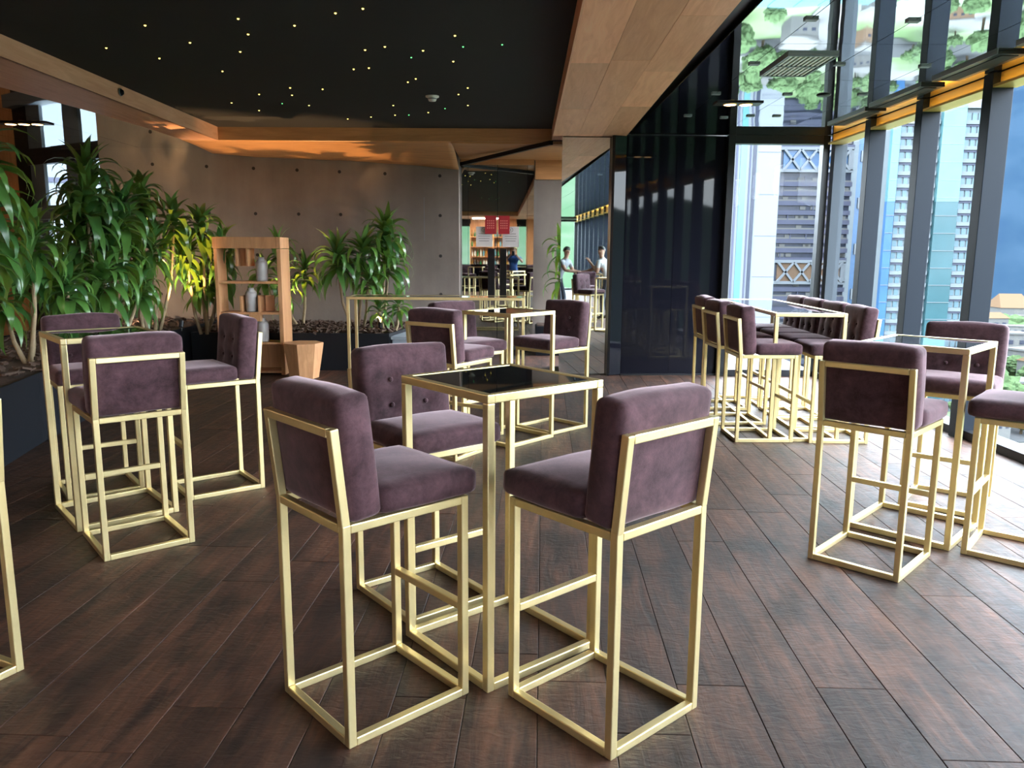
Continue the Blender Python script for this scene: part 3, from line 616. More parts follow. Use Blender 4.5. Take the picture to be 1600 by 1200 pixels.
# ------------------------------------------------------------------ planters
pl = empty('planter', (-3.73, 6.05, 0), 0, 'dark blue-grey long planter bed along the left side, full of bark', 'planter')
lp = [(-3.12, 3.2), (-3.73, 6.05), (-4.15, 9.2), (-4.15, 11.2), (-5.7, 11.1), (-5.9, 3.2)]
loc = lambda pts, o: [(x-o[0], y-o[1]) for x, y in pts]
def bed(r, pts, h, o, soil_label):
    q = loc(pts, o); n = len(q); cx = sum(p[0] for p in q)/n; cyy = sum(p[1] for p in q)/n
    inn = [(x+(cx-x)*.02*1.5, y+(cyy-y)*.02*1.5) for x, y in q]
    MB().prism(q, 0, h-.06).ob('body', 'planter', r)
    m = MB()
    for i in range(n):
        j = (i+1) % n; m.prism([q[i], q[j], inn[j], inn[i]], h-.06, h)
    m.ob('rim', 'planter', r)
    # bark chips heaped in the bed
    s = MB(); xs = [p[0] for p in inn]; ysb = [p[1] for p in inn]; rr = random.Random(3)
    def inside(x, y):
        c = False
        for i in range(n):
            a, b = inn[i], inn[(i+1) % n]
            if (a[1] > y) != (b[1] > y) and x < (b[0]-a[0])*(y-a[1])/(b[1]-a[1])+a[0]: c = not c
        return c
    s.prism(inn, h-.06, h-.015)
    k = 0
    while k < 1500:
        x, y = rr.uniform(min(xs), max(xs)), rr.uniform(min(ysb), max(ysb))
        k += 1
        if not inside(x, y): continue
        e = Euler((rr.uniform(-.5, .5), rr.uniform(-.5, .5), rr.uniform(0, 6))).to_matrix(); a, b, c = rr.uniform(.02, .06), rr.uniform(.01, .025), .008
        z = h+rr.uniform(-.01, .04)
        vs = [Vector((x, y, z))+e @ Vector(p) for p in ((-a, -b, -c), (a, -b, -c), (a, b, -c), (-a, b, -c), (-a, -b, c), (a, -b, c), (a, b, c), (-a, b, c))]
        s.add(vs, [(3, 2, 1, 0), (4, 5, 6, 7), (0, 1, 5, 4), (1, 2, 6, 5), (2, 3, 7, 6), (3, 0, 4, 7)])
    so = s.ob('bark_mulch', 'soil', r); so['kind'] = 'stuff'
bed(pl, lp, .55, (-3.73, 6.05), 0)
pb = empty('planter', (-2.85, 9.95, 0), 0, 'black planter bed against the concrete wall, behind the wooden shelf', 'planter')
bed(pb, [(-4.12, 9.95), (-1.58, 9.95), (-1.3, 11.45), (-4.12, 11.25)], .48, (-2.85, 9.95), 0)
pg = empty('planter', (-1.36, 10.15, 0), -.1, 'small pale grey block standing in for window reflection on the black planter end', 'planter')
box('body', 'plantersheen', pg, -.17, .2, -.18, .6, 0, .40, bevel=.006); box('rim', 'plantersheen', pg, -.185, .215, -.195, .615, .40, .44, bevel=.004)  # block added where the black planter end catches the windows
pc = empty('planter', (.55, 11.75, 0), 0, 'dark planter trough beside the mirrored doors, behind the mirrored column', 'planter')
box('body', 'planter', pc, -.2, .3, -.2, .2, 0, .44, bevel=.006); box('bark', 'soil', pc, -.18, .28, -.18, .18, .44, .46)

# ------------------------------------------------------------------ dracaenas
def leaf_mesh(k, L, Wd, up, droop):
    n = 7; vs = []; fs = []; x = z = 0.; a = up
    for i in range(n+1):
        t = i/n; w = Wd*(math.sin(math.pi*min(1, .12+.88*t)**.72))*(1 if t < .97 else .3)/2 if i < n else .0015
        vs += [(x, -w, z+w*.35), (x, 0, z), (x, w, z+w*.35)]
        a -= droop/n*(.5+1.2*t); x += L/n*math.cos(a); z += L/n*math.sin(a)
    for i in range(n): b = i*3; fs += [(b, b+3, b+4, b+1), (b+1, b+4, b+5, b+2)]
    return mesh('leaf', vs, fs, 'leaf', True)
LV = [[leaf_mesh(0, .56, .098, u, d) for u, d in ((1.3, .7), (1.1, 1.9), (.95, 2.5), (.7, 2.7), (.3, 2.4), (-.2, 1.5))],
      [leaf_mesh(0, .48, .105, u, d) for u, d in ((1.3, .9), (1.05, 2.0), (.85, 2.6), (.5, 2.6), (.1, 2.1), (-.5, 1.1))]]
def plant(x, y, z0, crowns, label, seed, group='dracaenas in the planters'):
    r = empty('dracaena', (x, y, z0), 0, label, 'plant', group); rr = random.Random(seed)
    for (cx, cyy, cz, nl, sc, kind) in crowns:
        c = Vector((cx-x, cyy-y, cz-z0)); b = Vector((c.x*.25+rr.uniform(-.05, .05), c.y*.25, -.04))
        mid = b.lerp(c, .5)+Vector((c.x*.12, c.y*.1, -.05))
        MB().tube([b, b.lerp(mid, .5)+Vector((rr.uniform(-.02, .02), 0, 0)), mid, mid.lerp(c, .6), c, c+Vector((0, 0, .14*sc))], [.024, .021, .019, .017, .014, .006], 7).ob('stem', 'stem', r, True)
        for i in range(nl):
            f = i/max(1, nl-1); az = i*2.39996+rr.uniform(-.35, .35); me = LV[kind][min(5, int(f*6))]
            s = sc*rr.uniform(.8, 1.12)*(.72+.5*f if f < .5 else 1.)
            m = Matrix.Translation(c+Vector((0, 0, .16*sc*(1-f)-.10*f*sc))) @ Matrix.Rotation(az, 4, 'Z') @ Matrix.Rotation(rr.uniform(-.25, .25), 4, 'X') @ Matrix.Rotation(rr.uniform(-.2, .2), 4, 'Y') @ Matrix.Diagonal((s, s*rr.uniform(.85, 1.2), s, 1))
            link('leaf', me, r, m)
    return r
plant(-4.30, 8.0, .55, [(-4.25, 8.0, 2.13, 50, 1.0, 0), (-4.15, 7.75, 1.86, 44, 1.0, 0), (-4.0, 8.1, 1.80, 44, 1., 0), (-4.25, 7.75, 1.52, 40, .95, 1), (-4.4, 8.2, 1.65, 40, .95, 0), (-4.0, 7.9, 1.4, 40, .9, 0)], 'tallest dracaena of the left planter, dark leaves hanging before the left window', 1)
plant(-3.85, 5.35, .55, [(-3.66, 5.45, 1.98, 46, 1.05, 0), (-3.85, 5.75, 1.66, 40, 1.05, 0), (-3.75, 5.3, 1.35, 40, 1., 0)], 'dracaena at the left edge of the picture, nearest us', 2)
plant(-4.2, 6.7, .55, [(-4.0, 6.6, 1.52, 44, .95, 1), (-4.25, 6.95, 1.36, 40, .9, 1), (-3.95, 6.95, 1.1, 40, .85, 1), (-4.3, 6.6, 1.05, 30, .8, 1)], 'bright green dracaena behind the left small table, in front of the left window', 3)
plant(-4.4, 9.4, .55, [(-4.42, 9.5, 2.08, 40, .9, 1), (-4.10, 9.6, 1.80, 44, .95, 1), (-4.5, 9.2, 1.72, 44, .95, 1), (-4.25, 9.3, 1.45, 44, .9, 1), (-4.6, 9.6, 1.35, 40, .9, 1), (-4.4, 9.2, 1.1, 36, .85, 1)], 'bushy dracaena against the concrete wall with an upright tip, left of the shelf', 4)
plant(-3.95, 10.0, .5, [(-3.85, 9.80, 1.74, 44, .9, 1), (-3.70, 10.0, 1.50, 40, .85, 1), (-4.05, 9.8, 1.40, 40, .9, 1), (-3.75, 10.05, 1.2, 36, .85, 1), (-3.95, 9.95, 1.05, 36, .8, 1)], 'bushy dracaena whose leaves overlap the left side of the shelf', 5)
plant(-4.0, 7.5, .55, [(-3.95, 7.6, 1.18, 40, .9, 1), (-4.2, 7.3, 1.12, 40, .9, 1), (-3.95, 8.3, 1.05, 36, .85, 1), (-4.1, 7.8, .9, 30, .7, 1)], 'low dracaena under the tallest one, behind the left small table', 6)
plant(-1.85, 10.55, .46, [(-1.70, 10.6, 1.68, 56, .95, 0), (-1.66, 10.5, 1.30, 40, .9, 0)], 'tall dracaena standing alone before the concrete wall, pointed crown', 7)
plant(-2.1, 10.6, .46, [(-2.30, 10.35, 1.36, 44, .9, 0), (-1.98, 10.4, 1.44, 40, .9, 0), (-1.9, 10.3, 1.1, 30, .7, 0)], 'yellow-lit dracaena leaning left of the tall lone one', 8)
plant(-2.9, 10.7, .46, [(-2.80, 10.6, 1.18, 26, .75, 0), (-3.2, 10.8, 1.5, 30, .75, 0), (-3.35, 10.6, 1.15, 26, .75, 0), (-3.05, 10.5, .95, 26, .7, 0)], 'thin dracaena behind the wooden shelf', 9)
plant(-1.6, 10.35, .46, [(-1.50, 10.28, .80, 24, .65, 0), (-1.75, 10.25, .72, 20, .6, 0)], 'small low dracaena at the end of the black planter', 10)
plant(.70, 11.75, .45, [(.70, 11.7, 1.55, 24, .75, 0), (.72, 11.65, 1.1, 22, .75, 0)], 'dracaena half hidden behind the mirrored column', 11)

# ------------------------------------------------------------------ planter uplights: lamps in small cans, one of them added
def uplight(x, y, z, tgt, label, e, col=(1, .60, .26), size=1.9, em='hotlamp'):
    r = empty('uplight', (x, y, z), 0, label, 'spotlight', 'garden spotlights in the planters')
    d = (Vector(tgt)-Vector((x, y, z))).normalized(); q = d.to_track_quat('Z', 'Y').to_matrix().to_4x4()
    MB().tube([(0, 0, -.09), (0, 0, 0)], .008, 6).ob('stake', 'blackmetal', r)
    link('can', MB().lathe([(.02, -.05), (.028, -.045), (.028, .03), (.024, .03), (.022, .02)], 14).me('can', 'blackmetal'), r, q)
    link('lens', MB().lathe([(.001, .024), (.022, .024)], 14).me('lens', em), r, q)
    L = bpy.data.lights.new('uplight_lamp', 'SPOT'); L.energy = e; L.color = col; L.spot_size = size; L.spot_blend = .6; L.shadow_soft_size = .02
    o = bpy.data.objects.new('uplight_lamp', L); COL.objects.link(o); o.parent = r; o.matrix_local = (d*.035).to_track_quat('Z', 'Y').to_matrix().to_4x4(); o.location = d*.035
    o.rotation_euler = (-d).to_track_quat('Z', 'Y').to_euler()
uplight(-4.02, 9.45, .64, (-4.0, 10.2, 2.85), 'glowing spotlight in the bark behind the left small table', 260, size=1.25)
uplight(-1.74, 10.25, .57, (-1.9, 10.6, 2.85), 'glowing spotlight at the foot of the tall lone dracaena', 420, size=1.25)
uplight(-4.9, 9.7, .64, (-4.6, 11.2, 1.9), 'added fill spotlight hidden deep among the left plants, brightening the concrete wall', 70, col=(1, .74, .5), size=2.4)  # unseen lamp added to lighten the left part of the concrete
uplight(-2.95, 10.15, .55, (-2.9, 10.6, 2.85), 'spotlight in the bark behind the wooden shelf', 240, size=1.25)

# ------------------------------------------------------------------ people (all behind the camera, seen in the mirrors)
def skinmat(n_, c): return plain(n_, c, .55, var=.08, scale=20)
M['skin'] = skinmat('skin', (.40, .22, .15)); M['skin2'] = skinmat('tan_skin', (.30, .16, .10)); M['hair'] = plain('black_hair', (.012, .010, .009), .5, bump=.5, bscale=120)
M['shirt_grey'] = plain('grey_tshirt', (.20, .21, .23), .85); M['shirt_pale'] = plain('pale_grey_polo', (.48, .47, .45), .85); M['shirt_blue'] = plain('blue_shirt', (.03, .09, .30), .85)
M['jeans'] = plain('dark_trousers', (.03, .035, .05), .9); M['straw'] = plain('straw_hat', (.50, .38, .20), .85, bump=.4); M['shoe'] = plain('dark_shoe', (.02, .02, .02), .6); M['maroon'] = plain('maroon_shirt', (.25, .03, .03), .85)
DG = bpy.context.evaluated_depsgraph_get
def person(label, J, shirt, skin='skin', hairm='hair', hat=None, curl=1.):
    """J: joint name -> world point. One skinned body, coloured by the nearest bone."""
    vs = []; rad = []; ed = []; bones = []; nm = {}
    def v(n_, p, r_): nm[n_] = len(vs); vs.append(Vector(p)); rad.append(r_); return nm[n_]
    def e(a, b, mt): ed.append((nm[a], nm[b])); bones.append((vs[nm[a]], vs[nm[b]], mt))
    P_ = {k: Vector(p) for k, p in J.items()}
    v('pelvis', P_['pelvis'], .125); v('waist', P_['pelvis'].lerp(P_['chest'], .45), .115); v('chest', P_['chest'], .145); v('neck0', P_['neck'], .065)
    hd = (P_['head']-P_['neck']).normalized()
    v('neck1', P_['neck'].lerp(P_['head'], .45), .052); v('head', P_['head']-hd*.03, .080); v('crown', P_['head']+hd*.07, .082)
    e('pelvis', 'waist', 1); e('waist', 'chest', 1); e('chest', 'neck0', 1); e('neck0', 'neck1', 0); e('neck1', 'head', 0); e('head', 'crown', 0)
    for s in 'LR':
        v('sh'+s, P_['sh'+s], .066); v('el'+s, P_['el'+s], .043); v('wr'+s, P_['wr'+s], .028)
        v('um'+s, P_['sh'+s].lerp(P_['el'+s], .55), .052)
        e('chest', 'sh'+s, 1); e('sh'+s, 'um'+s, 1); e('um'+s, 'el'+s, 0); e('el'+s, 'wr'+s, 0)
        hv = (P_['wr'+s]-P_['el'+s]).normalized(); v('pa'+s, P_['wr'+s]+hv*.07, .034); e('wr'+s, 'pa'+s, 0)
        v('hp'+s, P_['hp'+s], .095); v('kn'+s, P_['kn'+s], .062); v('an'+s, P_['an'+s], .042); v('to'+s, P_['to'+s], .036)
        e('pelvis', 'hp'+s, 2); e('hp'+s, 'kn'+s, 2); e('kn'+s, 'an'+s, 2); e('an'+s, 'to'+s, 3)
    me = bpy.data.meshes.new('body'); me.from_pydata(vs, ed, []); ob = bpy.data.objects.new('body_tmp', me); COL.objects.link(ob)
    sk = ob.modifiers.new('skin', 'SKIN'); sk.use_smooth_shade = True
    for i, r_ in enumerate(rad): me.skin_vertices[0].data[i].radius = (r_, r_*(.78 if i in (nm['pelvis'], nm['waist'], nm['chest']) else 1)); me.skin_vertices[0].data[i].use_root = i == 0
    ss = ob.modifiers.new('sub', 'SUBSURF'); ss.levels = 2
    dg = DG(); dg.update(); bm_ = bpy.data.meshes.new_from_object(ob.evaluated_get(dg)); bpy.data.objects.remove(ob)
    bm_.name = 'person'; bm_.materials.clear()
    for m in (skin, shirt, 'jeans', 'shoe'): bm_.materials.append(M[m])
    def dist(p, a, b):
        t = max(0, min(1, (p-a).dot(b-a)/max(1e-9, (b-a).length_squared))); return (p-a.lerp(b, t)).length
    for f in bm_.polygons:
        c = f.center; f.material_index = min(bones, key=lambda q: dist(c, q[0], q[1]))[2]; f.use_smooth = True
    body = link('person', bm_); tag(body, label, 'person')
    # head features: facing direction J['face']
    fd = Vector(J['face']).normalized(); hc = P_['head']+hd*.02; side = fd.cross(hd).normalized(); fd = hd.cross(side).normalized()*-1 if hd.cross(side).dot(fd) < 0 else hd.cross(side).normalized()
    Mx = Matrix((side, fd, hd)).transposed().to_4x4(); Mx.translation = hc
    nose = MB(); nose.add([(-.016, .072, -.03), (.016, .072, -.03), (0, .104, -.03), (0, .078, .02)], [(0, 1, 2), (0, 2, 3), (2, 1, 3), (1, 0, 3)]); link('nose', nose.me('nose', skin, True), body, Mx)
    ey = MB()
    for q in (-.032, .032): ey.lathe([(.001, .0), (.010, .002), (.001, .012)], 8, (q, .078, -.004))
    link('eyes', ey.me('eyes', 'hair'), body, Mx); link('mouth', MB().box(-.024, .024, .074, .082, -.062, -.054).me('mouth', 'maroon'), body, Mx)
    ear = MB()
    for q in (-1, 1): ear.add([(q*.078, -.02, -.03), (q*.078, .015, -.03), (q*.094, -.015, .02), (q*.078, .018, .022), (q*.08, -.02, .02)], [(0, 1, 3, 2), (0, 2, 4), (1, 0, 4, 3), (2, 3, 4)])
    link('ears', ear.me('ears', skin, True), body, Mx)
    hs_ = []; hf = []
    for i in range(9):
        th = i/8*1.75
        for j in range(16):
            a = 2*math.pi*j/16; rx, ry, rz = .089, .098, .108
            zz = math.cos(th); front = max(0, math.sin(a))*max(0, math.sin(th))
            hs_.append((rx*math.sin(th)*math.cos(a), ry*math.sin(th)*math.sin(a)-.012-.035*front*(th > .9), rz*zz+.012+.05*front*(th > 1.)))
    for i in range(8):
        for j in range(16): hf.append((i*16+j, i*16+(j+1) % 16, (i+1)*16+(j+1) % 16, (i+1)*16+j))
    link('hair', mesh('hair', hs_, hf, hairm, True), body, Mx)
    if hat:
        m = MB().lathe([(.001, .15), (.07, .145), (.095, .07), (.10, .05), (.17, .035), (.172, .028), (.10, .035)], 20); link('hat', m.me('hat', hat, True), body, Mx)
    # hands: four fingers of different lengths and a thumb from the side of the palm
    for s, q in (('L', -1), ('R', 1)):
        hv = (P_['wr'+s]-P_['el'+s]).normalized(); w = hv.cross(Vector((0, 0, 1))); w = w.normalized() if w.length > .1 else Vector((1, 0, 0)); dn = w.cross(hv) * -1
        if dn.z > 0: dn = -dn
        b = P_['wr'+s]+hv*.085; hm = MB()
        for k, ln in enumerate((.066, .076, .072, .055)):
            o_ = b+w*(-.027+.018*k); p1 = o_+hv*ln*.45; p2 = p1+(hv*.7+dn*.7*curl).normalized()*ln*.35; p3 = p2+(hv*.3+dn*curl).normalized()*ln*.3
            hm.tube([o_-hv*.03, o_, p1, p2, p3], [.009, .009, .0085, .0075, .005], 6)
        o_ = P_['wr'+s]+hv*.03-w*q*.022; hm.tube([o_, o_-w*q*.02+hv*.025, o_-w*q*.03+hv*.052, o_-w*q*.024+hv*.07], [.011, .0105, .009, .006], 6)
        link('fingers', hm.me('fingers', skin, True), body)
    return body
def J(base, f, h=1.72, lean=0., **over):
    """default standing joints for feet at base, facing f (unit xy), leaning forward by lean"""
    k = h/1.72; f = Vector((*f, 0)).normalized(); r_ = Vector((f.y, -f.x, 0)); b = Vector((*base, 0)); up = Vector((0, 0, 1))
    pel = b+up*.94*k-f*lean*.25; tr = (up*math.cos(lean)+f*math.sin(lean))
    d = dict(pelvis=pel, chest=pel+tr*.36*k, neck=pel+tr*.53*k, head=pel+tr*.53*k+(up*.8+tr*.2).normalized()*.155*k, face=f)
    for s, q in (('L', -1), ('R', 1)):
        d['sh'+s] = d['chest']+r_*q*.185*k+tr*.10*k; d['el'+s] = d['sh'+s]+r_*q*.06*k-up*.28*k; d['wr'+s] = d['el'+s]-up*.24*k+f*.06
        d['hp'+s] = pel+r_*q*.095*k-up*.06*k; d['kn'+s] = b+r_*q*.10*k+up*.49*k+f*.02; d['an'+s] = b+r_*q*.11*k+up*.08*k; d['to'+s] = b+r_*q*.13*k+f*.13*k+up*.035
    d.update({a: Vector(p) for a, p in over.items()}); return d
person('man in a straw hat and blue shirt photographing, seen only in the mirrored doors', J((.02, -.42), (0, 1), 1.70, elL=(-.26, -.36, 1.24), elR=(.30, -.36, 1.24), wrL=(-.12, -.13, 1.42), wrR=(.14, -.13, 1.42)), 'shirt_blue', 'skin', hat='straw')
ph = link('phone', MB().box(-.04, .04, -.004, .004, -.075, .075).me('phone', 'blackmetal', bevel=.003)); ph.location = (.01, -.035, 1.50); tag(ph, 'black phone held up by the photographing man', 'phone')
link('screen', MB().box(-.036, .036, -.0048, -.004, -.07, .07).me('screen', 'blackgloss'), ph)
person('man in a grey T-shirt leaning on the table, seen only in the mirrored column', J((1.62, .62), (.8, .6), 1.70, .5, elL=(1.66, 1.02, 1.12), wrL=(1.97, .98, 1.085), elR=(1.92, .38, 1.1), wrR=(2.03, .66, 1.085), face=(.5, .85, 0)), 'shirt_grey', 'skin2', curl=.3)
person('man in a pale polo leaning with hand at mouth, seen only in the mirrored column', J((2.55, 1.45), (-.75, -.65), 1.70, .45, elR=(2.35, 1.5, 1.08), wrR=(2.2, 1.25, 1.33), elL=(2.22, 1.0, 1.1), wrL=(2.08, .9, 1.085), face=(-.6, .8, 0)), 'shirt_pale', 'skin', curl=.5)
person('person in a maroon shirt behind the leaning men, seen only in the mirrored column', J((2.95, .55), (-.6, .8), 1.62, .1), 'maroon', 'skin')

# ------------------------------------------------------------------ the bar at the rear, seen only in the mirrored doors
bc = empty('bar_counter', (-.8, -7.6, 0), 0, 'long dark bar counter with gold foot rail, seen only in the mirrored doors', 'bar counter')
box('body', 'blackgloss', bc, -2., 1.6, -.3, .25, 0, 1.03, bevel=.004); box('worktop', 'tableglass', bc, -2.05, 1.65, -.35, .33, 1.03, 1.07, bevel=.004); MB().bar((-1.95, .36, .22), (1.55, .36, .22), .03).ob('foot_rail', 'brass', bc)
bs = empty('bottle_shelves', (-.8, -8.85, 0), 0, 'wooden back-bar shelving full of bottles, seen only in the mirrored doors', 'shelf')
for x in (-.95, 0, .95): box('upright', 'cherry', bs, x-.02, x+.02, -.14, .14, 0, 2.7)
for z in (.95, 1.35, 1.75, 2.15): box('shelf_board', 'cherry', bs, -.95, .95, -.14, .14, z, z+.025)
rr = random.Random(4); cols = [(.02, .12, .04), (.25, .12, .02), (.5, .5, .45), (.05, .05, .05), (.4, .25, .03), (.1, .25, .3)]
for i, c in enumerate(cols): M['bottle%d' % i] = plain('bottle_glass', c, .08, var=.1)
bp_ = [(.001, 0), (.036, 0), (.038, .02), (.038, .17), (.014, .225), (.013, .29), (.015, .30), (.001, .30)]
bms = [MB().lathe(bp_, 10).me('bottle', 'bottle%d' % i, True) for i in range(6)]
for z in (.975, 1.375, 1.775, 2.175):
    for i in range(15):
        x = -.88+.118*i
        if abs(x) < .04: continue
        o = link('bottle', rr.choice(bms)); o.location = (-.8+x+rr.uniform(-.015, .015), -8.82, z); o.scale = (1, 1, rr.uniform(.85, 1.1)); tag(o, 'bottle on the back-bar shelves', 'bottle', 'bottles on the back-bar shelves')
# glowing fill panels added on the ceiling out of view to brighten the room
for k, (x, y, w, d_) in enumerate(((-3.2, -7.7, 1.2, .6), (-1., -7.7, 1.2, .6), (-6.4, -1., .6, 1.6), (-6.4, 3.6, .6, 1.6))):
    r = empty('fill_panel', (x, y, 2.9), 0, ('added glowing fill panel over the bar, left one', 'added glowing fill panel over the bar, right one', 'added glowing fill panel along the left wall, rear one', 'added glowing fill panel along the left wall, front one')[k], 'ceiling light', 'added fill panels on the ceiling out of view')
    box('frame', 'blackmetal', r, -w/2-.03, w/2+.03, -d_/2-.03, d_/2+.03, -.03, 0); box('diffuser', 'fill_bright' if k < 2 else 'fill_dim', r, -w/2, w/2, -d_/2, d_/2, -.036, -.03)

# ------------------------------------------------------------------ the city outside, 45 m below
GZ = -45.
g = structure(link('ground', mesh('ground', [(-1500, -1500, GZ), (1500, -1500, GZ), (1500, 1500, GZ), (-1500, 1500, GZ)], [(0, 1, 2, 3)], 'ground')))
from mathutils import noise
def hills(name, a0, a1, rad, base, amp, mat, seed, depth=500):
    vs = []; fs = []; n = 90; m = 10
    for i in range(n+1):
        a = math.radians(a0+(a1-a0)*i/n)
        top = base+amp*(noise.noise((i*.12+seed, seed, 0))+.35*noise.noise((i*.4+seed, seed+5, 0)))
        for j in range(m+1):
            t = j/m; r_ = rad+depth*t; z = GZ+(top-GZ)*(t**.8)+12*noise.noise((i*.5, j*.9, seed))*t
            vs.append((r_*math.sin(a), r_*math.cos(a), z))
    for i in range(n):
        for j in range(m): b = i*(m+1)+j; fs.append((b, b+1, b+m+2, b+m+1))
    return structure(link(name, mesh(name, vs, fs, mat, True)))
hills('hills_southeast', 52, 122, 700, 30, 20, 'hillblue', 5.)  # unseen hills kept low to let more sky light in
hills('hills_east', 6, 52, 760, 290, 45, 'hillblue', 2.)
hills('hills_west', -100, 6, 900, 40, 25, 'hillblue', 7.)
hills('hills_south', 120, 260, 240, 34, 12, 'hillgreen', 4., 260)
def dirx(px): return (px-800)/1217.2
# --- grey banded tower with white cross-braced storeys
def tower(name, label, px0, px1, D, top, dep=14, mat='e_lilac', floors=None, extra=None):
    x0, x1 = dirx(px0)*D, dirx(px1)*D; w = x1-x0
    t = empty(name, ((x0+x1)/2, D, GZ), 0, label, 'building', None); H = top-GZ
    box('body', mat, t, -w/2, w/2, 0, dep, 0, H)
    return t, w, H
t, w, H = tower('office_tower', 'grey banded office tower with white cross-braced storeys, framed by the end window', 1203, 1312, 262, 58, mat='e_dark')
zb = [(396-440)/1217*262+1.5-GZ, (396-272)/1217*262*1.02+1.5-GZ]   # brace storeys: bottom heights
zbr = [(zz, zz+6.6) for zz in ((396-436)/1190*262+46.5, (396-272)/1190*262+46.5)]
sp_ = MB().box(-w/2-.3, w/2+.3, -.7, .0, 0, 1.45).me('floor_band', 'e_lilac'); st_ = MB().box(-w/2, w/2, -.45, 0, 0, .5).me('white_sill', 'e_kerb'); mu = MB().box(-.18, .18, -.5, 0, 0, 1.7).me('mullion', 'e_lilac')
z = 1.
rr = random.Random(5); wn_ = MB().box(-.9, .9, -.3, 0, 0, 1.1).me('window_blind', 'e_kerb')
while z < H-4:
    if any(a-2.9 < z < b for a, b in zbr): z += .1; continue
    link('floor_band', sp_, t, Matrix.Translation((0, 0, z)))
    if rr.random() < .6: link('white_sill', st_, t, Matrix.Translation((0, 0, z+1.45)))
    for i in range(rr.randint(2, 5)): link('window_blind', wn_, t, Matrix.Translation((rr.uniform(-w/2+1, w/2-1), 0, z+1.7)))
    for i in range(rr.randint(1, 3)): link('mullion', mu, t, Matrix.Translation((rr.uniform(-w/2+1, w/2-1), 0, z+1.45)))
    z += 3.05
for a, b in zbr:
    m = MB(); n = 4; box('brace_back', 'e_blue' if a > 50 else 'e_tan', t, -w/2+1, w/2-1, -.4, -.1, a, b)
    for i in range(n):
        xa = -w/2+1+(w-2)*i/n; xb = -w/2+1+(w-2)*(i+1)/n
        for p, q in (((xa, -.9, a), (xb, -.9, b)), ((xa, -.9, b), (xb, -.9, a))): MB().bar(p, q, .7).ob('brace', 'e_white', t)
    box('brace_beam', 'e_white', t, -w/2, w/2, -1.1, -.3, b-.3, b+.7); box('brace_beam', 'e_white', t, -w/2, w/2, -1.1, -.3, a-.7, a+.3)
    box('brace_end', 'e_white', t, w/2-1.6, w/2, -1.1, -.3, a, b)
# --- white tower with blue glazing strips
t, w, H = tower('white_tower', 'white tower with vertical blue glass strips at the left of the end window', 1105, 1204, 235, 62, mat='e_white')
for a, b, m in ((1122, 1131, 'e_blue'), (1143, 1152, 'e_cyan'), (1162, 1167, 'e_dark'), (1136, 1139, 'e_lilac'), (1157, 1159, 'e_lilac')):
    box('glass_strip', m, t, dirx(a)*235-(dirx(1105)+dirx(1204))*117.5, dirx(b)*235-(dirx(1105)+dirx(1204))*117.5, -.25, 0, 0, H)
for z in range(4, int(H), 12): box('joint', 'e_lilac', t, -w/2+(1170-1105)/99*w, w/2, -.05, 0, z, z+.12)
# --- slender white and blue tower behind the corner post
t, w, H = tower('slender_tower', 'slender white and blue glass tower seen just right of the corner post', 1306, 1352, 300, 70, mat='e_blue')
box('white_edge', 'e_panel', t, -w/2, -w/2+3.2, -1, 0, 0, H)
for z in (30, 47, 64, 81): box('white_panel', 'e_white', t, -w/2+4.6, w/2-2.2, -.5, 0, z, z+4)
# --- apartment tower: balconied floors and cyan glass bay
t, w, H = tower('apartment_tower', 'apartment tower with cyan glass bay and pale balconied floors, seen between the slate columns', 1366, 1532, 232, 47, mat='e_panel')
u = lambda px: (dirx(px)-(dirx(1366)+dirx(1532))/2)*232
for a, b, mt in ((1366, 1378, 'e_cyan'), (1440, 1474, 'e_cyan')):
    box('glass_bay', mt, t, u(a), u(b), -1.6, 0, 62, H+7); box('glass_bay', 'e_teal' if a > 1400 else 'e_blue', t, u(a), u(b), -1.5, 0, 0, 62)
    for z in range(3, int(H), 5): box('bay_joint', 'e_white', t, u(a), u(b), -1.68, -1.5, z, z+.12)
box('roof_band', 'e_white', t, u(1440), u(1536), -1.2, 2, H-4, H); box('crown', 'e_cyan', t, u(1460), u(1532), -.6, 4, H, H+14)
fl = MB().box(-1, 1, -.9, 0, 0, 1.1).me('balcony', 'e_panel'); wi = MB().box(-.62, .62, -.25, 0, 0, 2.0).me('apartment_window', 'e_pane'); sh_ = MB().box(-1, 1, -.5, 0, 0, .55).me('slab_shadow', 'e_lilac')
for f in range(24):
    z = 2+f*3.55
    if z > H-7: break
    for a, b in ((1380, 1438), (1476, 1531)):
        c = (u(a)+u(b))/2; hw = (u(b)-u(a))/2
        link('balcony', fl, t, Matrix.Translation((c, 0, z)) @ Matrix.Diagonal((hw, 1, 1, 1)))
        link('slab', sh_, t, Matrix.Translation((c, 0, z-.6)) @ Matrix.Diagonal((hw, 1, 1, 1)))  # lilac strip standing in for the shade under each balcony
        for i in range(6): link('apartment_window', wi, t, Matrix.Translation((c-hw+hw*2*(i+.5)/6, 0, z+1.15)))
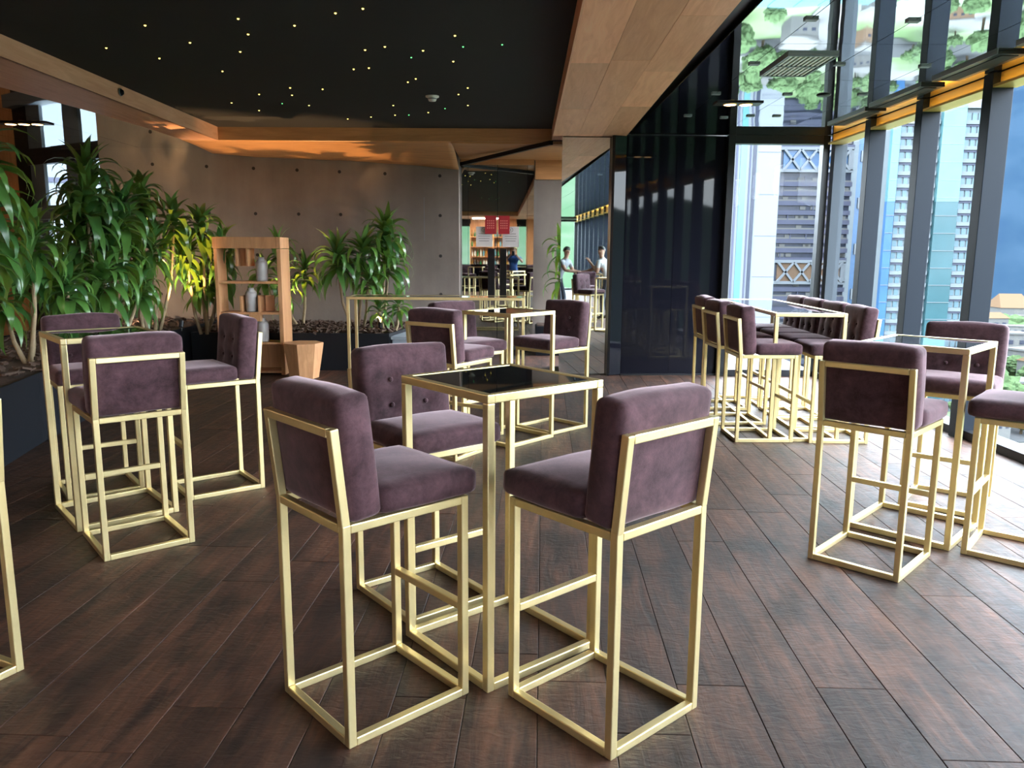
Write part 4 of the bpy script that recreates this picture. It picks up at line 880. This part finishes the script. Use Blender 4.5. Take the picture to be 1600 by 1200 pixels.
# --- streets, decks
def strip(name, mat, x0, y0, x1, y1, w_, z=.15): return structure(MB().bar((x0, y0, GZ+z), (x1, y1, GZ+z), w_, .2).ob(name, mat))
strip('road_1', 'e_road', -60, 190, 400, 215, 16); strip('road_2', 'e_kerb', -60, 150, 300, 140, 12, .3); strip('road_3', 'e_road', 95, -100, 150, 700, 12, .2); strip('road_4', 'e_kerb', 60, 120, 75, 240, 9, .25)
strip('road_5', 'e_road', 120, 330, 700, 420, 12, .2); strip('road_6', 'e_kerb', 100, 90, 160, 130, 10, .3)
t = empty('glass_pavilion', (48, 137, GZ), 0, 'low pavilion with curved blue glass roof, mirrored in the ceiling', 'building')
box('hall', 'e_kerb', t, -14, 14, -9, 9, 0, 6)
for i in range(6): box('roof_pane', 'e_cyan', t, -13+4.4*i, -8.8+4.4*i, -7, 7, 6, 6.6)
t = empty('added_pale_building', (-44, 62, GZ), .5, 'pale building added outside the left window to mute the bright sky', 'building')  # added to screen off glaring sky behind the left panes
box('walls', 'e_white', t, -30, 30, 0, 12, 0, 75)
for i in range(9): box('joint', 'e_lilac', t, -30, 30, -.06, 0, 4+8*i, 4.4+8*i)
for i in range(6): box('pier', 'e_kerb', t, -28+10*i, -26.5+10*i, -.4, 0, 0, 75)
# --- houses and trees
rr = random.Random(11)
hb = [(MB().box(-5, 5, -4, 4, 0, h_).me('walls', m_), h_) for m_, h_ in (('e_house', 5), ('e_house', 7), ('e_tan', 6), ('e_kerb', 9))]
rm = [MB().prism([(-5.4, -4.4), (5.4, -4.4), (5.4, 4.4), (-5.4, 4.4)], 0, .5).me('roof', 'e_house'), MB().add([(-5.4, -4.4, 0), (5.4, -4.4, 0), (5.4, 4.4, 0), (-5.4, 4.4, 0), (-4, 0, 2.2), (4, 0, 2.2)], [(3, 2, 1, 0), (0, 1, 5, 4), (1, 2, 5), (2, 3, 4, 5), (3, 0, 4)]).me('roof', 'e_roof')]
wm = MB().box(-.7, .7, -.12, 0, 0, 1.3).me('window', 'e_dark')
hp = [(48, 137, 22)]+[(dirx(p)*D_, D_+6, 20) for p, D_ in ((1257, 262), (1155, 235), (1329, 300), (1405, 232), (1490, 232))]+[(.635*590, 590, 18)]
def house(x, y, rz, k, s=1., lab='pale low house far below among the trees', z=GZ):
    if any((x-a)**2+(y-b)**2 < (c+7*s)**2 for a, b, c in hp): return
    hp.append((x, y, 7*s))
    o = empty('house', (x, y, z), rz, lab, 'house', 'low houses far below the windows'); me, h_ = hb[k % 4]; S_ = Matrix.Diagonal((s, s, s, 1))
    link('walls', me, o, S_); link('roof', rm[1 if k % 5 == 2 else 0], o, S_ @ Matrix.Translation((0, 0, h_)))
    for i in range(3): link('window', wm, o, S_ @ Matrix.Translation((-3.2+3.2*i, -4, h_-3)))
for i in range(85):
    D = rr.choice((rr.uniform(215, 420), rr.uniform(300, 760))); a = rr.uniform(.58, .84); house(a*D, D, rr.uniform(-.4, .4), i, rr.uniform(.8, 1.6))
for i in range(14):
    D = rr.uniform(135, 250); house(rr.uniform(.22, .66)*D, D, rr.uniform(-.3, .3), i, rr.uniform(.45, .75))
bh = empty('hall_building', (.635*590, 590, GZ), -.1, 'big tan-roofed hall in the city below, right of the last column', 'building')
box('walls', 'e_house', bh, -11, 11, -12, 12, 0, 9); MB().add([(-12, -13, 9), (12, -13, 9), (12, 13, 9), (-12, 13, 9), (-8, 0, 19), (8, 0, 19)], [(3, 2, 1, 0), (0, 1, 5, 4), (1, 2, 5), (2, 3, 4, 5), (3, 0, 4)]).ob('roof', 'e_roof', bh)
for i in range(10):
    house(.64*820+i*14+rr.uniform(-5, 5), 815+rr.uniform(-15, 15), 0, i, 1.5, z=GZ+62+rr.uniform(-6, 6))
def blob(seed, r_=1., n=2):
    bm = bmesh.new(); bmesh.ops.create_icosphere(bm, subdivisions=n, radius=r_)
    for v in bm.verts: v.co *= 1+.30*noise.noise(v.co*2.1+Vector((seed*3, 0, 0)))+.22*noise.noise(v.co*5+Vector((0, seed, 0)))+.10*noise.noise(v.co*13); v.co.z *= .78
    me = bpy.data.meshes.new('canopy'); bm.to_mesh(me); bm.free(); me.materials.append(M['e_tree']); me.polygons.foreach_set('use_smooth', [False]*len(me.polygons)); return me
tb_ = [blob(i, 1., 4) for i in range(4)]; tk = MB().lathe([(.12, -1.4), (.07, 0)], 6).me('trunk', 'e_trunk')
placed = []
def free(x, y, r_):
    for px_, py_, q in placed:
        if (x-px_)**2+(y-py_)**2 < (r_+q)**2: return False
    placed.append((x, y, r_)); return True
for o_ in COL.objects:
    if o_.get('category') in ('building', 'house') and o_.parent is None: placed.append((o_.location.x, o_.location.y+(7 if o_.get('category') == 'building' else 0), {'house': 9}.get(o_.get('category'), 15)))
def tree(x, y, s):
    if not free(x, y, s*1.05): return
    o = empty('tree', (x, y, GZ), rr.uniform(0, 6), 'round green street tree far below the windows', 'tree', 'street trees far below the windows')
    S_ = Matrix.Diagonal((s, s, s, 1)) @ Matrix.Translation((0, 0, 1.35)); link('canopy', rr.choice(tb_), o, S_); link('trunk', tk, o, S_)
for i in range(260):
    D = rr.uniform(205, 385); tree(rr.uniform(.58, .80)*D, D, rr.uniform(3, 6))
for i in range(520):
    D = rr.uniform(125, 255); tree(rr.uniform(.18, .7)*D, D, rr.uniform(1.5, 3.3))
wd = MB(); src = blob(9, 1., 1); sv = [v.co.copy() for v in src.vertices]; sf = [tuple(p.vertices) for p in src.polygons]
for i in range(900):
    D = rr.uniform(395, 800); x = rr.uniform(.5, .95)*D; s = rr.uniform(4, 8)
    if not free(x, D, s*1.6): continue
    wd.add([(x+v.x*s*1.5, D+v.y*s, GZ+s*.5+v.z*s) for v in sv], sf)
o = wd.ob('woodland', 'e_tree'); tag(o, 'distant belts of green trees between the houses below the mountain', 'trees', kind='stuff')
